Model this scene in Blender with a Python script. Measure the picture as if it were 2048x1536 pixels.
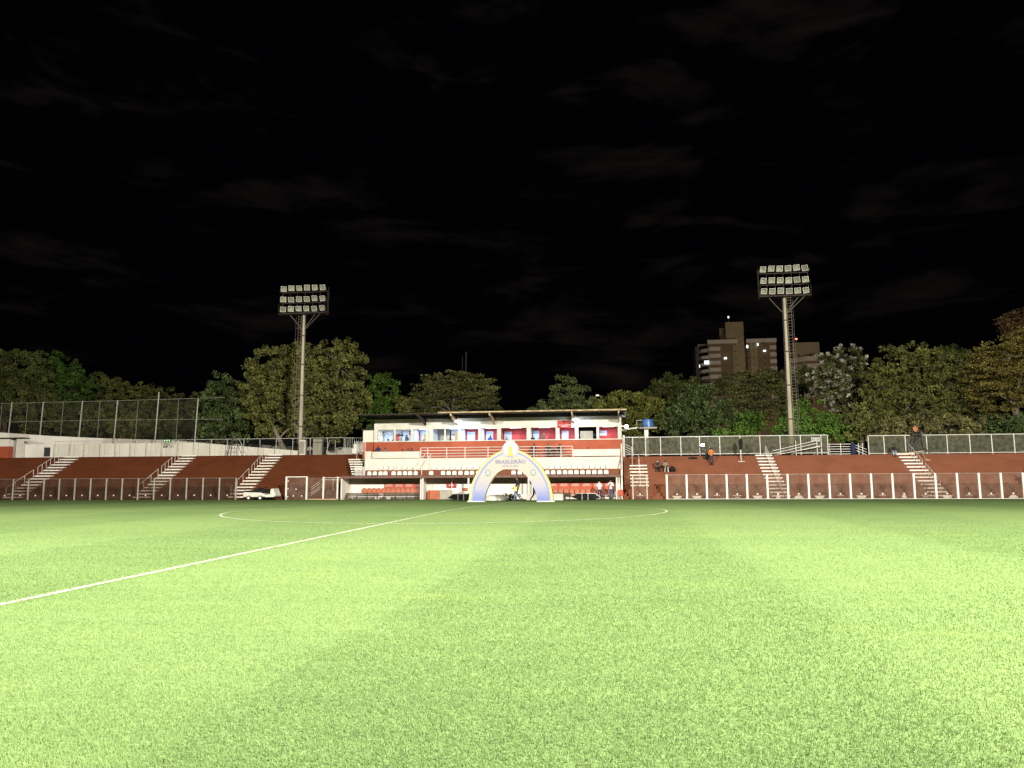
import bpy, math, random
import numpy as np
from mathutils import Vector, Matrix

# ------------------------------------------------------------------ scene, camera, sky, light
for o in list(bpy.data.objects):
    bpy.data.objects.remove(o)
S = bpy.context.scene
COL = S.collection
R = math.radians
random.seed(7)
rng = np.random.default_rng(11)

# axes: X along the far stand (to the right), Y across the pitch towards the stand, Z up, metres
cd = bpy.data.cameras.new('camera')
cam = bpy.data.objects.new('camera', cd)
COL.objects.link(cam)
cd.sensor_width = 36.0
cd.lens = 26.9
cd.clip_start = 0.1
cd.clip_end = 3000
psi, th, ro = 0.1375, 0.1273, -0.0045
r0 = Vector((math.cos(psi), math.sin(psi), 0))
fh = Vector((-math.sin(psi), math.cos(psi), 0))
fw = fh * math.cos(th) + Vector((0, 0, 1)) * math.sin(th)
u0 = fh * -math.sin(th) + Vector((0, 0, 1)) * math.cos(th)
rt = r0 * math.cos(ro) + u0 * math.sin(ro)
up = r0 * -math.sin(ro) + u0 * math.cos(ro)
m = Matrix((rt, up, -fw)).transposed().to_4x4()
m.translation = Vector((0, 0, 1.5813))
cam.matrix_world = m
S.camera = cam

S.view_settings.view_transform = 'Standard'
S.view_settings.look = 'None'
S.view_settings.exposure = 0.32
S.view_settings.gamma = 1.0

W = bpy.data.worlds.new('World')
S.world = W
W.use_nodes = True
nt = W.node_tree
nt.nodes.clear()
out = nt.nodes.new('ShaderNodeOutputWorld')
bg = nt.nodes.new('ShaderNodeBackground')
tc = nt.nodes.new('ShaderNodeTexCoord')
mp = nt.nodes.new('ShaderNodeMapping')
mp.inputs['Scale'].default_value = (2.4, 2.4, 8.0)
nz = nt.nodes.new('ShaderNodeTexNoise')
nz.inputs['Scale'].default_value = 2.7
nz.inputs['Detail'].default_value = 6
nz.inputs['Roughness'].default_value = 0.58
nz.inputs['Distortion'].default_value = 0.4
rp = nt.nodes.new('ShaderNodeValToRGB')
rp.color_ramp.elements[0].position = 0.53
rp.color_ramp.elements[0].color = (0.00035, 0.00038, 0.00075, 1)
rp.color_ramp.elements[1].position = 0.80
rp.color_ramp.elements[1].color = (0.0066, 0.0045, 0.0040, 1)
nt.links.new(tc.outputs['Generated'], mp.inputs['Vector'])
nt.links.new(mp.outputs['Vector'], nz.inputs['Vector'])
nt.links.new(nz.outputs['Fac'], rp.inputs['Fac'])
nt.links.new(rp.outputs['Color'], bg.inputs['Color'])
bg.inputs['Strength'].default_value = 1.0
nt.links.new(bg.outputs['Background'], out.inputs['Surface'])

# the two lit floodlight masts on the near side of the pitch (the mirror of the two masts in view)
def floodlight(name, loc, aim, energy, angle, blend, colour):
    d = bpy.data.lights.new(name, 'SPOT')
    d.energy = energy
    d.spot_size = R(angle)
    d.spot_blend = blend
    d.shadow_soft_size = 1.3
    d.color = colour
    o = bpy.data.objects.new(name, d)
    COL.objects.link(o)
    o.location = loc
    o.rotation_euler = (Vector(aim) - Vector(loc)).to_track_quat('-Z', 'Y').to_euler()
    return o

NEAR_RIGHT, NEAR_LEFT = (25.0, -14.0, 23.0), (-34.0, -14.0, 23.0)
LC = (1.0, 0.95, 0.84)
floodlight('floodlight_bank', NEAR_RIGHT, (8.0, 44.0, 0.0), 268000, 112, 0.7, LC)
floodlight('floodlight_bank', NEAR_RIGHT, (-1.0, 11.0, 0.0), 138000, 78, 1.0, LC)
floodlight('floodlight_bank', NEAR_LEFT, (-30.0, 48.0, 0.0), 98000, 112, 0.6, LC)
floodlight('floodlight_bank', NEAR_LEFT, (-16.0, 15.0, 0.0), 134000, 72, 1.0, LC)

# ------------------------------------------------------------------ helpers
ORG = {}


def put(o, label=None, cat=None, group=None, kind=None):
    if label: o['label'] = label
    if cat: o['category'] = cat
    if group: o['group'] = group
    if kind: o['kind'] = kind
    return o


def thing(name, loc, label, cat, group=None, rz=0.0):
    o = bpy.data.objects.new(name, None)
    o.empty_display_size = 0.2
    COL.objects.link(o)
    o.location = loc
    o.rotation_euler = (0, 0, rz)
    ORG[o.name] = Vector(loc)
    return put(o, label, cat, group)


def clone(o, parent=None):
    c = o.copy()
    COL.objects.link(c)
    c.parent = parent
    for ch in list(o.children):
        clone(ch, c)
    return c


class MB:
    """collects shapes and links them as one mesh object"""

    def __init__(self):
        self.v, self.f, self.mi, self.cur = [], [], [], 0

    def add(self, vs, fs):
        b = len(self.v)
        self.v += [tuple(p) for p in vs]
        for f in fs:
            self.f.append([b + i for i in f])
            self.mi.append(self.cur)
        return self

    def box(self, x0, x1, y0, y1, z0, z1):
        vs = [(x, y, z) for x in (x0, x1) for y in (y0, y1) for z in (z0, z1)]
        return self.add(vs, [(0, 1, 3, 2), (4, 6, 7, 5), (0, 4, 5, 1), (2, 3, 7, 6), (0, 2, 6, 4), (1, 5, 7, 3)])

    def bar(self, p, q, w, h=None):
        """box-section bar from p to q"""
        h = h or w
        p, q = Vector(p), Vector(q)
        d = (q - p).normalized()
        a = Vector((0, 0, 1)) if abs(d.z) < 0.95 else Vector((1, 0, 0))
        s = d.cross(a).normalized() * (w / 2)
        t = s.cross(d).normalized() * (h / 2)
        vs = [e + i * s + j * t for e in (p, q) for i in (-1, 1) for j in (-1, 1)]
        return self.add(vs, [(0, 1, 3, 2), (4, 6, 7, 5), (0, 4, 5, 1), (2, 3, 7, 6), (0, 2, 6, 4), (1, 5, 7, 3)])

    def tube(self, pts, rad, n=8, cap=True):
        """round tube along points; rad a number or one per point"""
        pts = [Vector(p) for p in pts]
        rs = rad if isinstance(rad, (list, tuple)) else [rad] * len(pts)
        b = len(self.v)
        vs = []
        ref = None
        for i, p in enumerate(pts):
            d = (pts[min(i + 1, len(pts) - 1)] - pts[max(i - 1, 0)]).normalized()
            a = Vector((0, 0, 1)) if abs(d.z) < 0.9 else Vector((1, 0, 0))
            s = d.cross(a).normalized()
            if ref is not None and s.dot(ref) < 0: s = -s
            ref = s
            t = d.cross(s)
            for k in range(n):
                an = 2 * math.pi * k / n
                vs.append(p + (s * math.cos(an) + t * math.sin(an)) * rs[i])
        fs = []
        for i in range(len(pts) - 1):
            for k in range(n):
                a_, b_ = i * n + k, i * n + (k + 1) % n
                fs.append((a_, b_, b_ + n, a_ + n))
        if cap:
            fs.append(tuple(reversed(range(n))))
            fs.append(tuple(range((len(pts) - 1) * n, len(pts) * n)))
        return self.add(vs, fs)

    def lathe(self, cx, cy, prof, n=20):
        """profile of (radius, z) turned about a vertical axis"""
        vs, fs = [], []
        for r, z in prof:
            for k in range(n):
                an = 2 * math.pi * k / n
                vs.append((cx + r * math.cos(an), cy + r * math.sin(an), z))
        for i in range(len(prof) - 1):
            for k in range(n):
                a_, b_ = i * n + k, i * n + (k + 1) % n
                fs.append((a_, b_, b_ + n, a_ + n))
        fs.append(tuple(reversed(range(n))))
        fs.append(tuple(range((len(prof) - 1) * n, len(prof) * n)))
        return self.add(vs, fs)

    def prism(self, poly, axis, a, b):
        """polygon given in the two other axes, extruded along axis ('X','Y','Z') from a to b"""
        def mk(p, t):
            return {'X': (t, p[0], p[1]), 'Y': (p[0], t, p[1]), 'Z': (p[0], p[1], t)}[axis]
        n = len(poly)
        vs = [mk(p, a) for p in poly] + [mk(p, b) for p in poly]
        fs = [tuple(range(n)), tuple(reversed(range(n, 2 * n)))]
        fs += [(i, i + n, (i + 1) % n + n, (i + 1) % n) for i in range(n)]
        return self.add(vs, fs)

    def strip(self, outer, inner, y0, y1):
        """band between two open curves of (x,z) points, as a plate from y0 to y1"""
        n = len(outer)
        vs = [(p[0], y0, p[1]) for p in outer] + [(p[0], y0, p[1]) for p in inner]
        vs += [(p[0], y1, p[1]) for p in outer] + [(p[0], y1, p[1]) for p in inner]
        fs = []
        for i in range(n - 1):
            fs += [(i, i + 1, n + i + 1, n + i), (2 * n + i, 3 * n + i, 3 * n + i + 1, 2 * n + i + 1),
                   (i, 2 * n + i, 2 * n + i + 1, i + 1), (n + i, n + i + 1, 3 * n + i + 1, 3 * n + i)]
        fs += [(0, n, 3 * n, 2 * n), (n - 1, 3 * n - 1, 4 * n - 1, 2 * n - 1)]
        return self.add(vs, fs)

    def build(self, name, mats, parent=None, bevel=0.0, smooth=False, local=False):
        me = bpy.data.meshes.new(name)
        v = self.v
        if parent is not None and not local:
            root = parent
            while root.parent is not None: root = root.parent
            g = ORG.get(root.name, Vector((0, 0, 0)))
            v = [(p[0] - g.x, p[1] - g.y, p[2] - g.z) for p in v]
        me.from_pydata(v, [], self.f)
        if not isinstance(mats, (list, tuple)): mats = [mats]
        for mm in mats: me.materials.append(mm)
        if len(mats) > 1: me.polygons.foreach_set('material_index', self.mi)
        import bmesh
        bm = bmesh.new(); bm.from_mesh(me)
        bmesh.ops.recalc_face_normals(bm, faces=bm.faces)
        bm.to_mesh(me); bm.free()
        if smooth: me.polygons.foreach_set('use_smooth', [True] * len(me.polygons))
        me.update()
        o = bpy.data.objects.new(name, me)
        COL.objects.link(o)
        o.parent = parent
        if bevel:
            b = o.modifiers.new('bevel', 'BEVEL')
            b.width = bevel; b.segments = 2; b.limit_method = 'ANGLE'
        return o


def box(*a): return MB().box(*a)


# ------------------------------------------------------------------ materials
def mat(name, col, rough=0.7, var=0.12, scale=3.0, bump=0.0, metal=0.0, col2=None, stretch=(1, 1, 1), detail=5.0, emit=None, estr=0.0, spec=0.4):
    """painted or raw surface with uneven colour and fine relief"""
    mm = bpy.data.materials.new(name)
    mm.use_nodes = True
    n = mm.node_tree.nodes; l = mm.node_tree.links
    b = n['Principled BSDF']
    b.inputs['Roughness'].default_value = rough
    b.inputs['Metallic'].default_value = metal
    b.inputs['Specular IOR Level'].default_value = spec
    if var or col2:
        t = n.new('ShaderNodeTexCoord'); p = n.new('ShaderNodeMapping'); p.inputs['Scale'].default_value = stretch
        z = n.new('ShaderNodeTexNoise'); z.inputs['Scale'].default_value = scale; z.inputs['Detail'].default_value = detail
        z.inputs['Roughness'].default_value = 0.62
        g = n.new('ShaderNodeValToRGB')
        c2 = col2 or tuple(max(0, c * (1 - 2.2 * var)) for c in col)
        c1 = tuple(min(1, c * (1 + var)) for c in col)
        g.color_ramp.elements[0].position = 0.32; g.color_ramp.elements[0].color = (*c2, 1)
        g.color_ramp.elements[1].position = 0.62; g.color_ramp.elements[1].color = (*c1, 1)
        l.new(t.outputs['Object'], p.inputs['Vector']); l.new(p.outputs['Vector'], z.inputs['Vector'])
        l.new(z.outputs['Fac'], g.inputs['Fac']); l.new(g.outputs['Color'], b.inputs['Base Color'])
        if bump:
            bp = n.new('ShaderNodeBump'); bp.inputs['Strength'].default_value = bump; bp.inputs['Distance'].default_value = 0.02
            l.new(z.outputs['Fac'], bp.inputs['Height']); l.new(bp.outputs['Normal'], b.inputs['Normal'])
    else:
        b.inputs['Base Color'].default_value = (*col, 1)
    if emit:
        b.inputs['Emission Color'].default_value = (*emit, 1)
        b.inputs['Emission Strength'].default_value = estr
    return mm


def clear(name, trans, haze, hazecol, gloss=0.06, scale=1.5):
    """see-through sheet: part clear, part dusty, a little mirror"""
    mm = bpy.data.materials.new(name)
    mm.use_nodes = True
    n = mm.node_tree.nodes; l = mm.node_tree.links
    n.clear()
    o = n.new('ShaderNodeOutputMaterial')
    tr = n.new('ShaderNodeBsdfTransparent'); tr.inputs['Color'].default_value = (*trans, 1)
    df = n.new('ShaderNodeBsdfDiffuse'); df.inputs['Color'].default_value = (*hazecol, 1)
    gl = n.new('ShaderNodeBsdfGlossy'); gl.inputs['Roughness'].default_value = 0.08
    m1 = n.new('ShaderNodeMixShader'); m2 = n.new('ShaderNodeMixShader')
    t = n.new('ShaderNodeTexCoord'); z = n.new('ShaderNodeTexNoise'); z.inputs['Scale'].default_value = scale; z.inputs['Detail'].default_value = 4
    r_ = n.new('ShaderNodeMapRange'); r_.inputs['From Min'].default_value = 0.3; r_.inputs['From Max'].default_value = 0.7
    r_.inputs['To Min'].default_value = haze * 0.45; r_.inputs['To Max'].default_value = haze * 1.4
    l.new(t.outputs['Object'], z.inputs['Vector']); l.new(z.outputs['Fac'], r_.inputs['Value'])
    l.new(r_.outputs['Result'], m1.inputs['Fac']); l.new(tr.outputs[0], m1.inputs[1]); l.new(df.outputs[0], m1.inputs[2])
    m2.inputs['Fac'].default_value = gloss
    l.new(m1.outputs[0], m2.inputs[1]); l.new(gl.outputs[0], m2.inputs[2]); l.new(m2.outputs[0], o.inputs['Surface'])
    return mm


def grass_mat(name, blades):
    mm = bpy.data.materials.new(name)
    mm.use_nodes = True
    n = mm.node_tree.nodes; l = mm.node_tree.links
    n.clear()
    o = n.new('ShaderNodeOutputMaterial')
    g = n.new('ShaderNodeNewGeometry'); sx = n.new('ShaderNodeSeparateXYZ')
    l.new(g.outputs['Position'], sx.inputs[0])

    def M(op, a, b=None):
        q = n.new('ShaderNodeMath'); q.operation = op
        for i, x in enumerate((a, b)):
            if x is None: continue
            if isinstance(x, (int, float)): q.inputs[i].default_value = x
            else: l.new(x, q.inputs[i])
        return q.outputs[0]

    def noise(sc, st=(1, 1, 1), det=4):
        p = n.new('ShaderNodeMapping'); p.inputs['Scale'].default_value = st
        z = n.new('ShaderNodeTexNoise'); z.inputs['Scale'].default_value = sc; z.inputs['Detail'].default_value = det
        l.new(g.outputs['Position'], p.inputs['Vector']); l.new(p.outputs['Vector'], z.inputs['Vector'])
        return z.outputs['Fac']
    # mown stripes 4.6 m wide, parallel to the halfway line, with wandering edges
    wob = M('MULTIPLY', M('SUBTRACT', noise(0.6, det=3), 0.5), 1.6)
    ph = M('MULTIPLY', M('ADD', M('ADD', sx.outputs['X'], wob), 2.5), math.pi / 4.6)
    st = M('MULTIPLY', M('SINE', ph), -4.0)
    q = n.new('ShaderNodeClamp'); l.new(st, q.inputs['Value']); q.inputs['Min'].default_value = -1; q.inputs['Max'].default_value = 1
    stripe = M('ADD', M('MULTIPLY', q.outputs[0], 0.5), 0.5)
    big = noise(0.16, (0.5, 1.5, 1), 5)
    fine = noise(1.3, (0.6, 2.2, 1), 6)
    wear = noise(0.45, (0.7, 1.6, 1), 6)
    speck = noise(55.0, (0.7, 1.3, 1), 6)
    mixa = n.new('ShaderNodeMix'); mixa.data_type = 'RGBA'
    mixa.inputs['A'].default_value = (0.150, 0.230, 0.085, 1)
    mixa.inputs['B'].default_value = (0.210, 0.300, 0.111, 1)
    f = M('ADD', M('MULTIPLY', stripe, 0.34), M('ADD', M('MULTIPLY', M('SUBTRACT', big, 0.5), 1.2), M('MULTIPLY', M('SUBTRACT', fine, 0.5), 0.9)))
    f = M('ADD', f, 0.33)
    cl = n.new('ShaderNodeClamp'); l.new(f, cl.inputs['Value'])
    l.new(cl.outputs[0], mixa.inputs['Factor'])
    # yellowed patches
    mixy = n.new('ShaderNodeMix'); mixy.data_type = 'RGBA'
    wr = n.new('ShaderNodeMapRange'); wr.inputs['From Min'].default_value = 0.58; wr.inputs['From Max'].default_value = 0.74; wr.inputs['To Max'].default_value = 0.28
    l.new(wear, wr.inputs['Value']); l.new(wr.outputs['Result'], mixy.inputs['Factor'])
    l.new(mixa.outputs['Result'], mixy.inputs['A']); mixy.inputs['B'].default_value = (0.27, 0.35, 0.09, 1)
    colr = mixy.outputs['Result']
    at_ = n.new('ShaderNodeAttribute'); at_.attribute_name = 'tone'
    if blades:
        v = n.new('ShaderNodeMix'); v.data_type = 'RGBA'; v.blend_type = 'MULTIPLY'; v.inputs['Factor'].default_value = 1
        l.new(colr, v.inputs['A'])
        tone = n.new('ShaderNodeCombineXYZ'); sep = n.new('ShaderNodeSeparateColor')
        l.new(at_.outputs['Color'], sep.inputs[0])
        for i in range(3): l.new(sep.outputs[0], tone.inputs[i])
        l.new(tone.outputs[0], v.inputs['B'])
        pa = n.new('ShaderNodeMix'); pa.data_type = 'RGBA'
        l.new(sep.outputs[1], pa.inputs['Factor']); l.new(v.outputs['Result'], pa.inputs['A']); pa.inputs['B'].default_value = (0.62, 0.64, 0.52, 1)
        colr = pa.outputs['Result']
    else:
        v = n.new('ShaderNodeMix'); v.data_type = 'RGBA'; v.blend_type = 'MULTIPLY'; v.inputs['Factor'].default_value = 1
        sr = n.new('ShaderNodeMapRange'); sr.inputs['From Min'].default_value = 0.3; sr.inputs['From Max'].default_value = 0.7
        sr.inputs['To Min'].default_value = 0.66; sr.inputs['To Max'].default_value = 1.10
        l.new(speck, sr.inputs['Value'])
        c = n.new('ShaderNodeCombineXYZ')
        for i in range(3): l.new(sr.outputs['Result'], c.inputs[i])
        l.new(colr, v.inputs['A']); l.new(c.outputs[0], v.inputs['B'])
        colr = v.outputs['Result']
    df = n.new('ShaderNodeBsdfDiffuse'); l.new(colr, df.inputs['Color'])
    if blades:
        tl = n.new('ShaderNodeBsdfTranslucent'); l.new(colr, tl.inputs['Color'])
        ms = n.new('ShaderNodeMixShader'); ms.inputs['Fac'].default_value = 0.30
        l.new(df.outputs[0], ms.inputs[1]); l.new(tl.outputs[0], ms.inputs[2])
        l.new(ms.outputs[0], o.inputs['Surface'])
    else:
        bp = n.new('ShaderNodeBump'); bp.inputs['Strength'].default_value = 0.35; bp.inputs['Distance'].default_value = 0.015
        l.new(speck, bp.inputs['Height']); l.new(bp.outputs['Normal'], df.inputs['Normal'])
        l.new(df.outputs[0], o.inputs['Surface'])
    return mm


def leaf_mat(name, col, col2=None):
    mm = bpy.data.materials.new(name)
    mm.use_nodes = True
    n = mm.node_tree.nodes; l = mm.node_tree.links
    n.clear()
    o = n.new('ShaderNodeOutputMaterial')
    a = n.new('ShaderNodeAttribute'); a.attribute_name = 'tone'
    sep = n.new('ShaderNodeSeparateColor'); l.new(a.outputs['Color'], sep.inputs[0])
    r_ = n.new('ShaderNodeValToRGB')
    c2 = col2 or tuple(c * 2.0 for c in col)
    r_.color_ramp.elements[0].color = (*[c * 0.30 for c in col], 1)
    r_.color_ramp.elements[1].color = (*c2, 1)
    l.new(sep.outputs[0], r_.inputs['Fac'])
    df = n.new('ShaderNodeBsdfPrincipled'); df.inputs['Roughness'].default_value = 0.55; df.inputs['Specular IOR Level'].default_value = 0.25
    l.new(r_.outputs[0], df.inputs['Base Color'])
    tl = n.new('ShaderNodeBsdfTranslucent'); l.new(r_.outputs[0], tl.inputs['Color'])
    ms = n.new('ShaderNodeMixShader'); ms.inputs['Fac'].default_value = 0.25
    l.new(df.outputs[0], ms.inputs[1]); l.new(tl.outputs[0], ms.inputs[2]); l.new(ms.outputs[0], o.inputs['Surface'])
    return mm


def bare(name, col, rough=0.6): return mat(name, col, rough, var=0.0)


M_ = {}
M_['white'] = mat('white_paint', (0.68, 0.65, 0.575), 0.6, 0.06, 1.6, 0.05, col2=(0.60, 0.57, 0.49))
M_['white_wall'] = mat('weathered_white_wall', (0.82, 0.78, 0.70), 0.8, 0.03, 0.7, 0.12, col2=(0.70, 0.65, 0.57), stretch=(1, 1, 0.35))
M_['white_metal'] = mat('white_enamel', (0.80, 0.78, 0.72), 0.4, 0.05, 4.0)
M_['grey_metal'] = mat('galvanised_steel', (0.42, 0.40, 0.34), 0.5, 0.15, 5.0, metal=0.2)
M_['fence_grey'] = mat('fence_paint', (0.50, 0.49, 0.44), 0.5, 0.12, 4.0)
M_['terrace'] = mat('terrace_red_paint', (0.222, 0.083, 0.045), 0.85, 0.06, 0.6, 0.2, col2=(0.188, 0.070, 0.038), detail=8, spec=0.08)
M_['terrace_dim'] = mat('terrace_red_paint_dim', (0.112, 0.033, 0.013), 0.88, 0.07, 0.6, 0.2, col2=(0.094, 0.027, 0.011), detail=8, spec=0.08)  # terrace red with the weaker light on the left darkened into the colour
M_['tread'] = mat('tread_white_paint', (0.84, 0.81, 0.73), 0.7, 0.04, 5.0, 0.05, col2=(0.74, 0.70, 0.61))
M_['red_wall'] = mat('red_wall_paint', (0.40, 0.085, 0.035), 0.7, 0.06, 0.8, 0.05, col2=(0.33, 0.07, 0.03))
M_['brown'] = mat('brown_fascia', (0.17, 0.085, 0.068), 0.7, 0.12, 2.0)
M_['dark'] = mat('dark_soffit', (0.022, 0.020, 0.018), 0.8, 0.2, 3.0)
M_['roof'] = mat('fibre_cement_roof', (0.075, 0.07, 0.06), 0.9, 0.25, 2.5, 0.3)
M_['gutter'] = mat('rusty_cream_gutter', (0.62, 0.50, 0.30), 0.6, 0.1, 1.2, 0.1, col2=(0.22, 0.13, 0.06), stretch=(1, 3, 3))
M_['concrete'] = mat('concrete', (0.36, 0.33, 0.27), 0.85, 0.15, 1.2, 0.3, stretch=(1, 1, 0.3))
M_['mast'] = mat('mast_concrete', (0.50, 0.43, 0.30), 0.85, 0.14, 1.0, 0.3, stretch=(1, 1, 0.25))
M_['rust'] = mat('rusty_steel', (0.055, 0.036, 0.028), 0.7, 0.25, 4.0)
M_['steel_dark'] = mat('dark_steel', (0.05, 0.05, 0.05), 0.5, 0.2, 4.0)
M_['black'] = mat('black_cloth', (0.008, 0.008, 0.009), 0.85, 0.2, 5.0)
M_['alu'] = mat('lamp_reflector_highlight', (0.90, 0.86, 0.74), 0.42, 0.1, 3.0, metal=0.0)  # paler reflector tone, a highlight put into the colour
M_['alu2'] = mat('lamp_reflector_shaded', (0.50, 0.49, 0.42), 0.5, 0.1, 3.0, metal=0.1)
M_['lamp_glass'] = clear('lamp_glass', (0.9, 0.92, 0.88), 0.10, (0.7, 0.7, 0.62), 0.16)
M_['glass'] = clear('dusty_acrylic', (0.88, 0.85, 0.83), 0.085, (0.62, 0.46, 0.37), 0.03)
M_['glass_l'] = clear('clear_acrylic', (0.76, 0.72, 0.69), 0.05, (0.42, 0.32, 0.25), 0.02)
M_['mesh'] = clear('fine_wire_mesh', (0.74, 0.75, 0.70), 0.24, (0.30, 0.29, 0.21), 0.02, 3.0)
M_['mesh_l'] = clear('fence_wire_mesh', (0.98, 0.98, 0.97), 0.015, (0.24, 0.25, 0.22), 0.005, 3.0)
M_['seat_white'] = mat('seat_white_plastic', (0.70, 0.67, 0.58), 0.4, 0.04, 4.0)
M_['seat_red'] = mat('seat_red_plastic', (0.42, 0.11, 0.04), 0.45, 0.15, 3.0)
M_['panel_red'] = mat('red_panel', (0.47, 0.075, 0.028), 0.5, 0.08, 3.0)
M_['sign_red'] = mat('sign_red', (0.42, 0.02, 0.02), 0.5, 0.05, 3.0)
M_['bench'] = mat('bench_dark_wood', (0.055, 0.036, 0.022), 0.7, 0.2, 4.0, stretch=(0.3, 3, 3))
M_['wood'] = mat('pale_timber', (0.48, 0.34, 0.19), 0.75, 0.15, 3.0)
M_['booth_red'] = mat('booth_red_wall', (0.40, 0.045, 0.05), 0.7, 0.06, 1.0)
M_['booth_white'] = mat('booth_pale_wall', (0.52, 0.60, 0.72), 0.7, 0.04, 1.0)
M_['door_blue'] = mat('pale_blue_door', (0.42, 0.55, 0.74), 0.5, 0.04, 2.0)
M_['tan'] = mat('tan_door', (0.52, 0.36, 0.16), 0.6, 0.08, 2.0)
M_['shutter'] = mat('grey_shutter', (0.34, 0.32, 0.28), 0.6, 0.1, 2.0)
M_['navy'] = mat('dark_blue_frame', (0.03, 0.045, 0.08), 0.5, 0.1, 3.0)
M_['tank'] = mat('blue_polyethylene', (0.05, 0.14, 0.36), 0.35, 0.08, 2.0)
M_['tyre'] = mat('tyre_rubber', (0.02, 0.02, 0.02), 0.8, 0.1, 5.0)
M_['arch_yellow'] = mat('print_yellow', (0.52, 0.45, 0.15), 0.5, 0.03, 2.0)
M_['arch_blue'] = mat('print_periwinkle', (0.20, 0.22, 0.41), 0.5, 0.03, 2.0)
M_['arch_text'] = mat('print_lilac', (0.13, 0.13, 0.25), 0.5, 0.02, 2.0)
M_['arch_text2'] = mat('print_pale_lilac', (0.23, 0.22, 0.31), 0.5, 0.02, 2.0)
M_['arch_white'] = mat('print_white', (0.47, 0.46, 0.435), 0.5, 0.02, 2.0)
M_['arch_grey'] = mat('print_silver', (0.36, 0.37, 0.35), 0.5, 0.05, 2.0)
M_['badge'] = mat('print_sage', (0.20, 0.26, 0.23), 0.5, 0.1, 6.0)
M_['gold'] = mat('print_gold', (0.46, 0.34, 0.06), 0.5, 0.08, 3.0)
M_['bark'] = mat('bark', (0.10, 0.075, 0.05), 0.9, 0.25, 3.0, 0.5, stretch=(1, 1, 0.3))
M_['bark_pale'] = mat('pale_bark', (0.21, 0.175, 0.13), 0.9, 0.25, 3.0, 0.5, stretch=(1, 1, 0.3))
M_['soil'] = mat('dark_soil', (0.014, 0.016, 0.007), 0.95, 0.3, 0.6, 0.5)
M_['path'] = mat('red_sand_strip', (0.16, 0.085, 0.05), 0.95, 0.2, 1.5, 0.3)
M_['plate'] = mat('pale_reflection', (0.46, 0.38, 0.30), 0.8, 0.1, 6.0)  # colour of the pale reflection shapes on the barrier glass
M_['ladder'] = mat('weathered_steel', (0.20, 0.17, 0.13), 0.6, 0.15, 4.0)
M_['lamp_on'] = mat('lit_lamp', (1, 1, 1), 0.5, 0.0, emit=(0.86, 0.95, 1.0), estr=30.0)
M_['tube_on'] = mat('lit_tube', (1, 1, 1), 0.5, 0.0, emit=(0.88, 0.93, 1.0), estr=9.0)
M_['led_on'] = mat('lit_led', (1, 1, 1), 0.5, 0.0, emit=(0.86, 0.92, 1.0), estr=60.0)
M_['red_on'] = mat('lit_red_beacon', (1, 0.1, 0.05), 0.5, 0.0, emit=(1.0, 0.08, 0.04), estr=9.0)
M_['win_on'] = mat('lit_window', (1, 1, 1), 0.5, 0.0, emit=(0.85, 0.95, 1.0), estr=1.1)
M_['green_sign'] = mat('exit_sign_green', (0.02, 0.14, 0.05), 0.5, 0.05, 3.0)

# ------------------------------------------------------------------ ground, pitch, markings, turf
YC, XC = 32.5, -7.25


def gz(y):
    """height of the crowned pitch: a low roof shape falling to both touchlines"""
    a = abs(y - YC)
    s = math.sqrt(a * a + 2.0)
    return max(0.0, 0.392 - 0.0091 * s) if y < 66 else max(0.0, 0.392 - 0.0091 * s)


g = MB()
g.add([(-900, -500, -0.6), (900, -500, -0.6), (900, 1400, -0.6), (-900, 1400, -0.6)], [(0, 1, 2, 3)])
put(g.build('ground', M_['soil']), kind='structure')

ys = [-40] + [y * 1.0 for y in range(-12, 66)] + [66.05]
p = MB()
xs = [-130 + 10 * i for i in range(26)]
vs = [(x, y, gz(y)) for y in ys for x in xs]
nx = len(xs)
p.add(vs, [(j * nx + i, j * nx + i + 1, (j + 1) * nx + i + 1, (j + 1) * nx + i) for j in range(len(ys) - 1) for i in range(nx - 1)])
put(p.build('pitch', grass_mat('turf', False), smooth=True), kind='structure')

q = MB()
q.box(-130, 130, 66.05, 70.0, -0.4, 0.045)
put(q.build('pavement', M_['path']), kind='structure')

# painted lines, draped 4 mm above the turf
def line_mat():
    mm = mat('line_paint', (0.50, 0.53, 0.38), 0.9, 0.06, 6.0)
    n = mm.node_tree.nodes; l = mm.node_tree.links
    b = n['Principled BSDF']; o = n['Material Output']
    tr = n.new('ShaderNodeBsdfTransparent'); ms = n.new('ShaderNodeMixShader')
    gq = n.new('ShaderNodeNewGeometry'); z = n.new('ShaderNodeTexNoise'); z.inputs['Scale'].default_value = 14; z.inputs['Detail'].default_value = 6
    r_ = n.new('ShaderNodeMapRange'); r_.inputs['From Min'].default_value = 0.38; r_.inputs['From Max'].default_value = 0.50
    l.new(gq.outputs['Position'], z.inputs['Vector']); l.new(z.outputs['Fac'], r_.inputs['Value']); l.new(r_.outputs['Result'], ms.inputs['Fac'])
    l.new(tr.outputs[0], ms.inputs[1]); l.new(b.outputs[0], ms.inputs[2]); l.new(ms.outputs[0], o.inputs['Surface'])
    return mm


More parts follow.
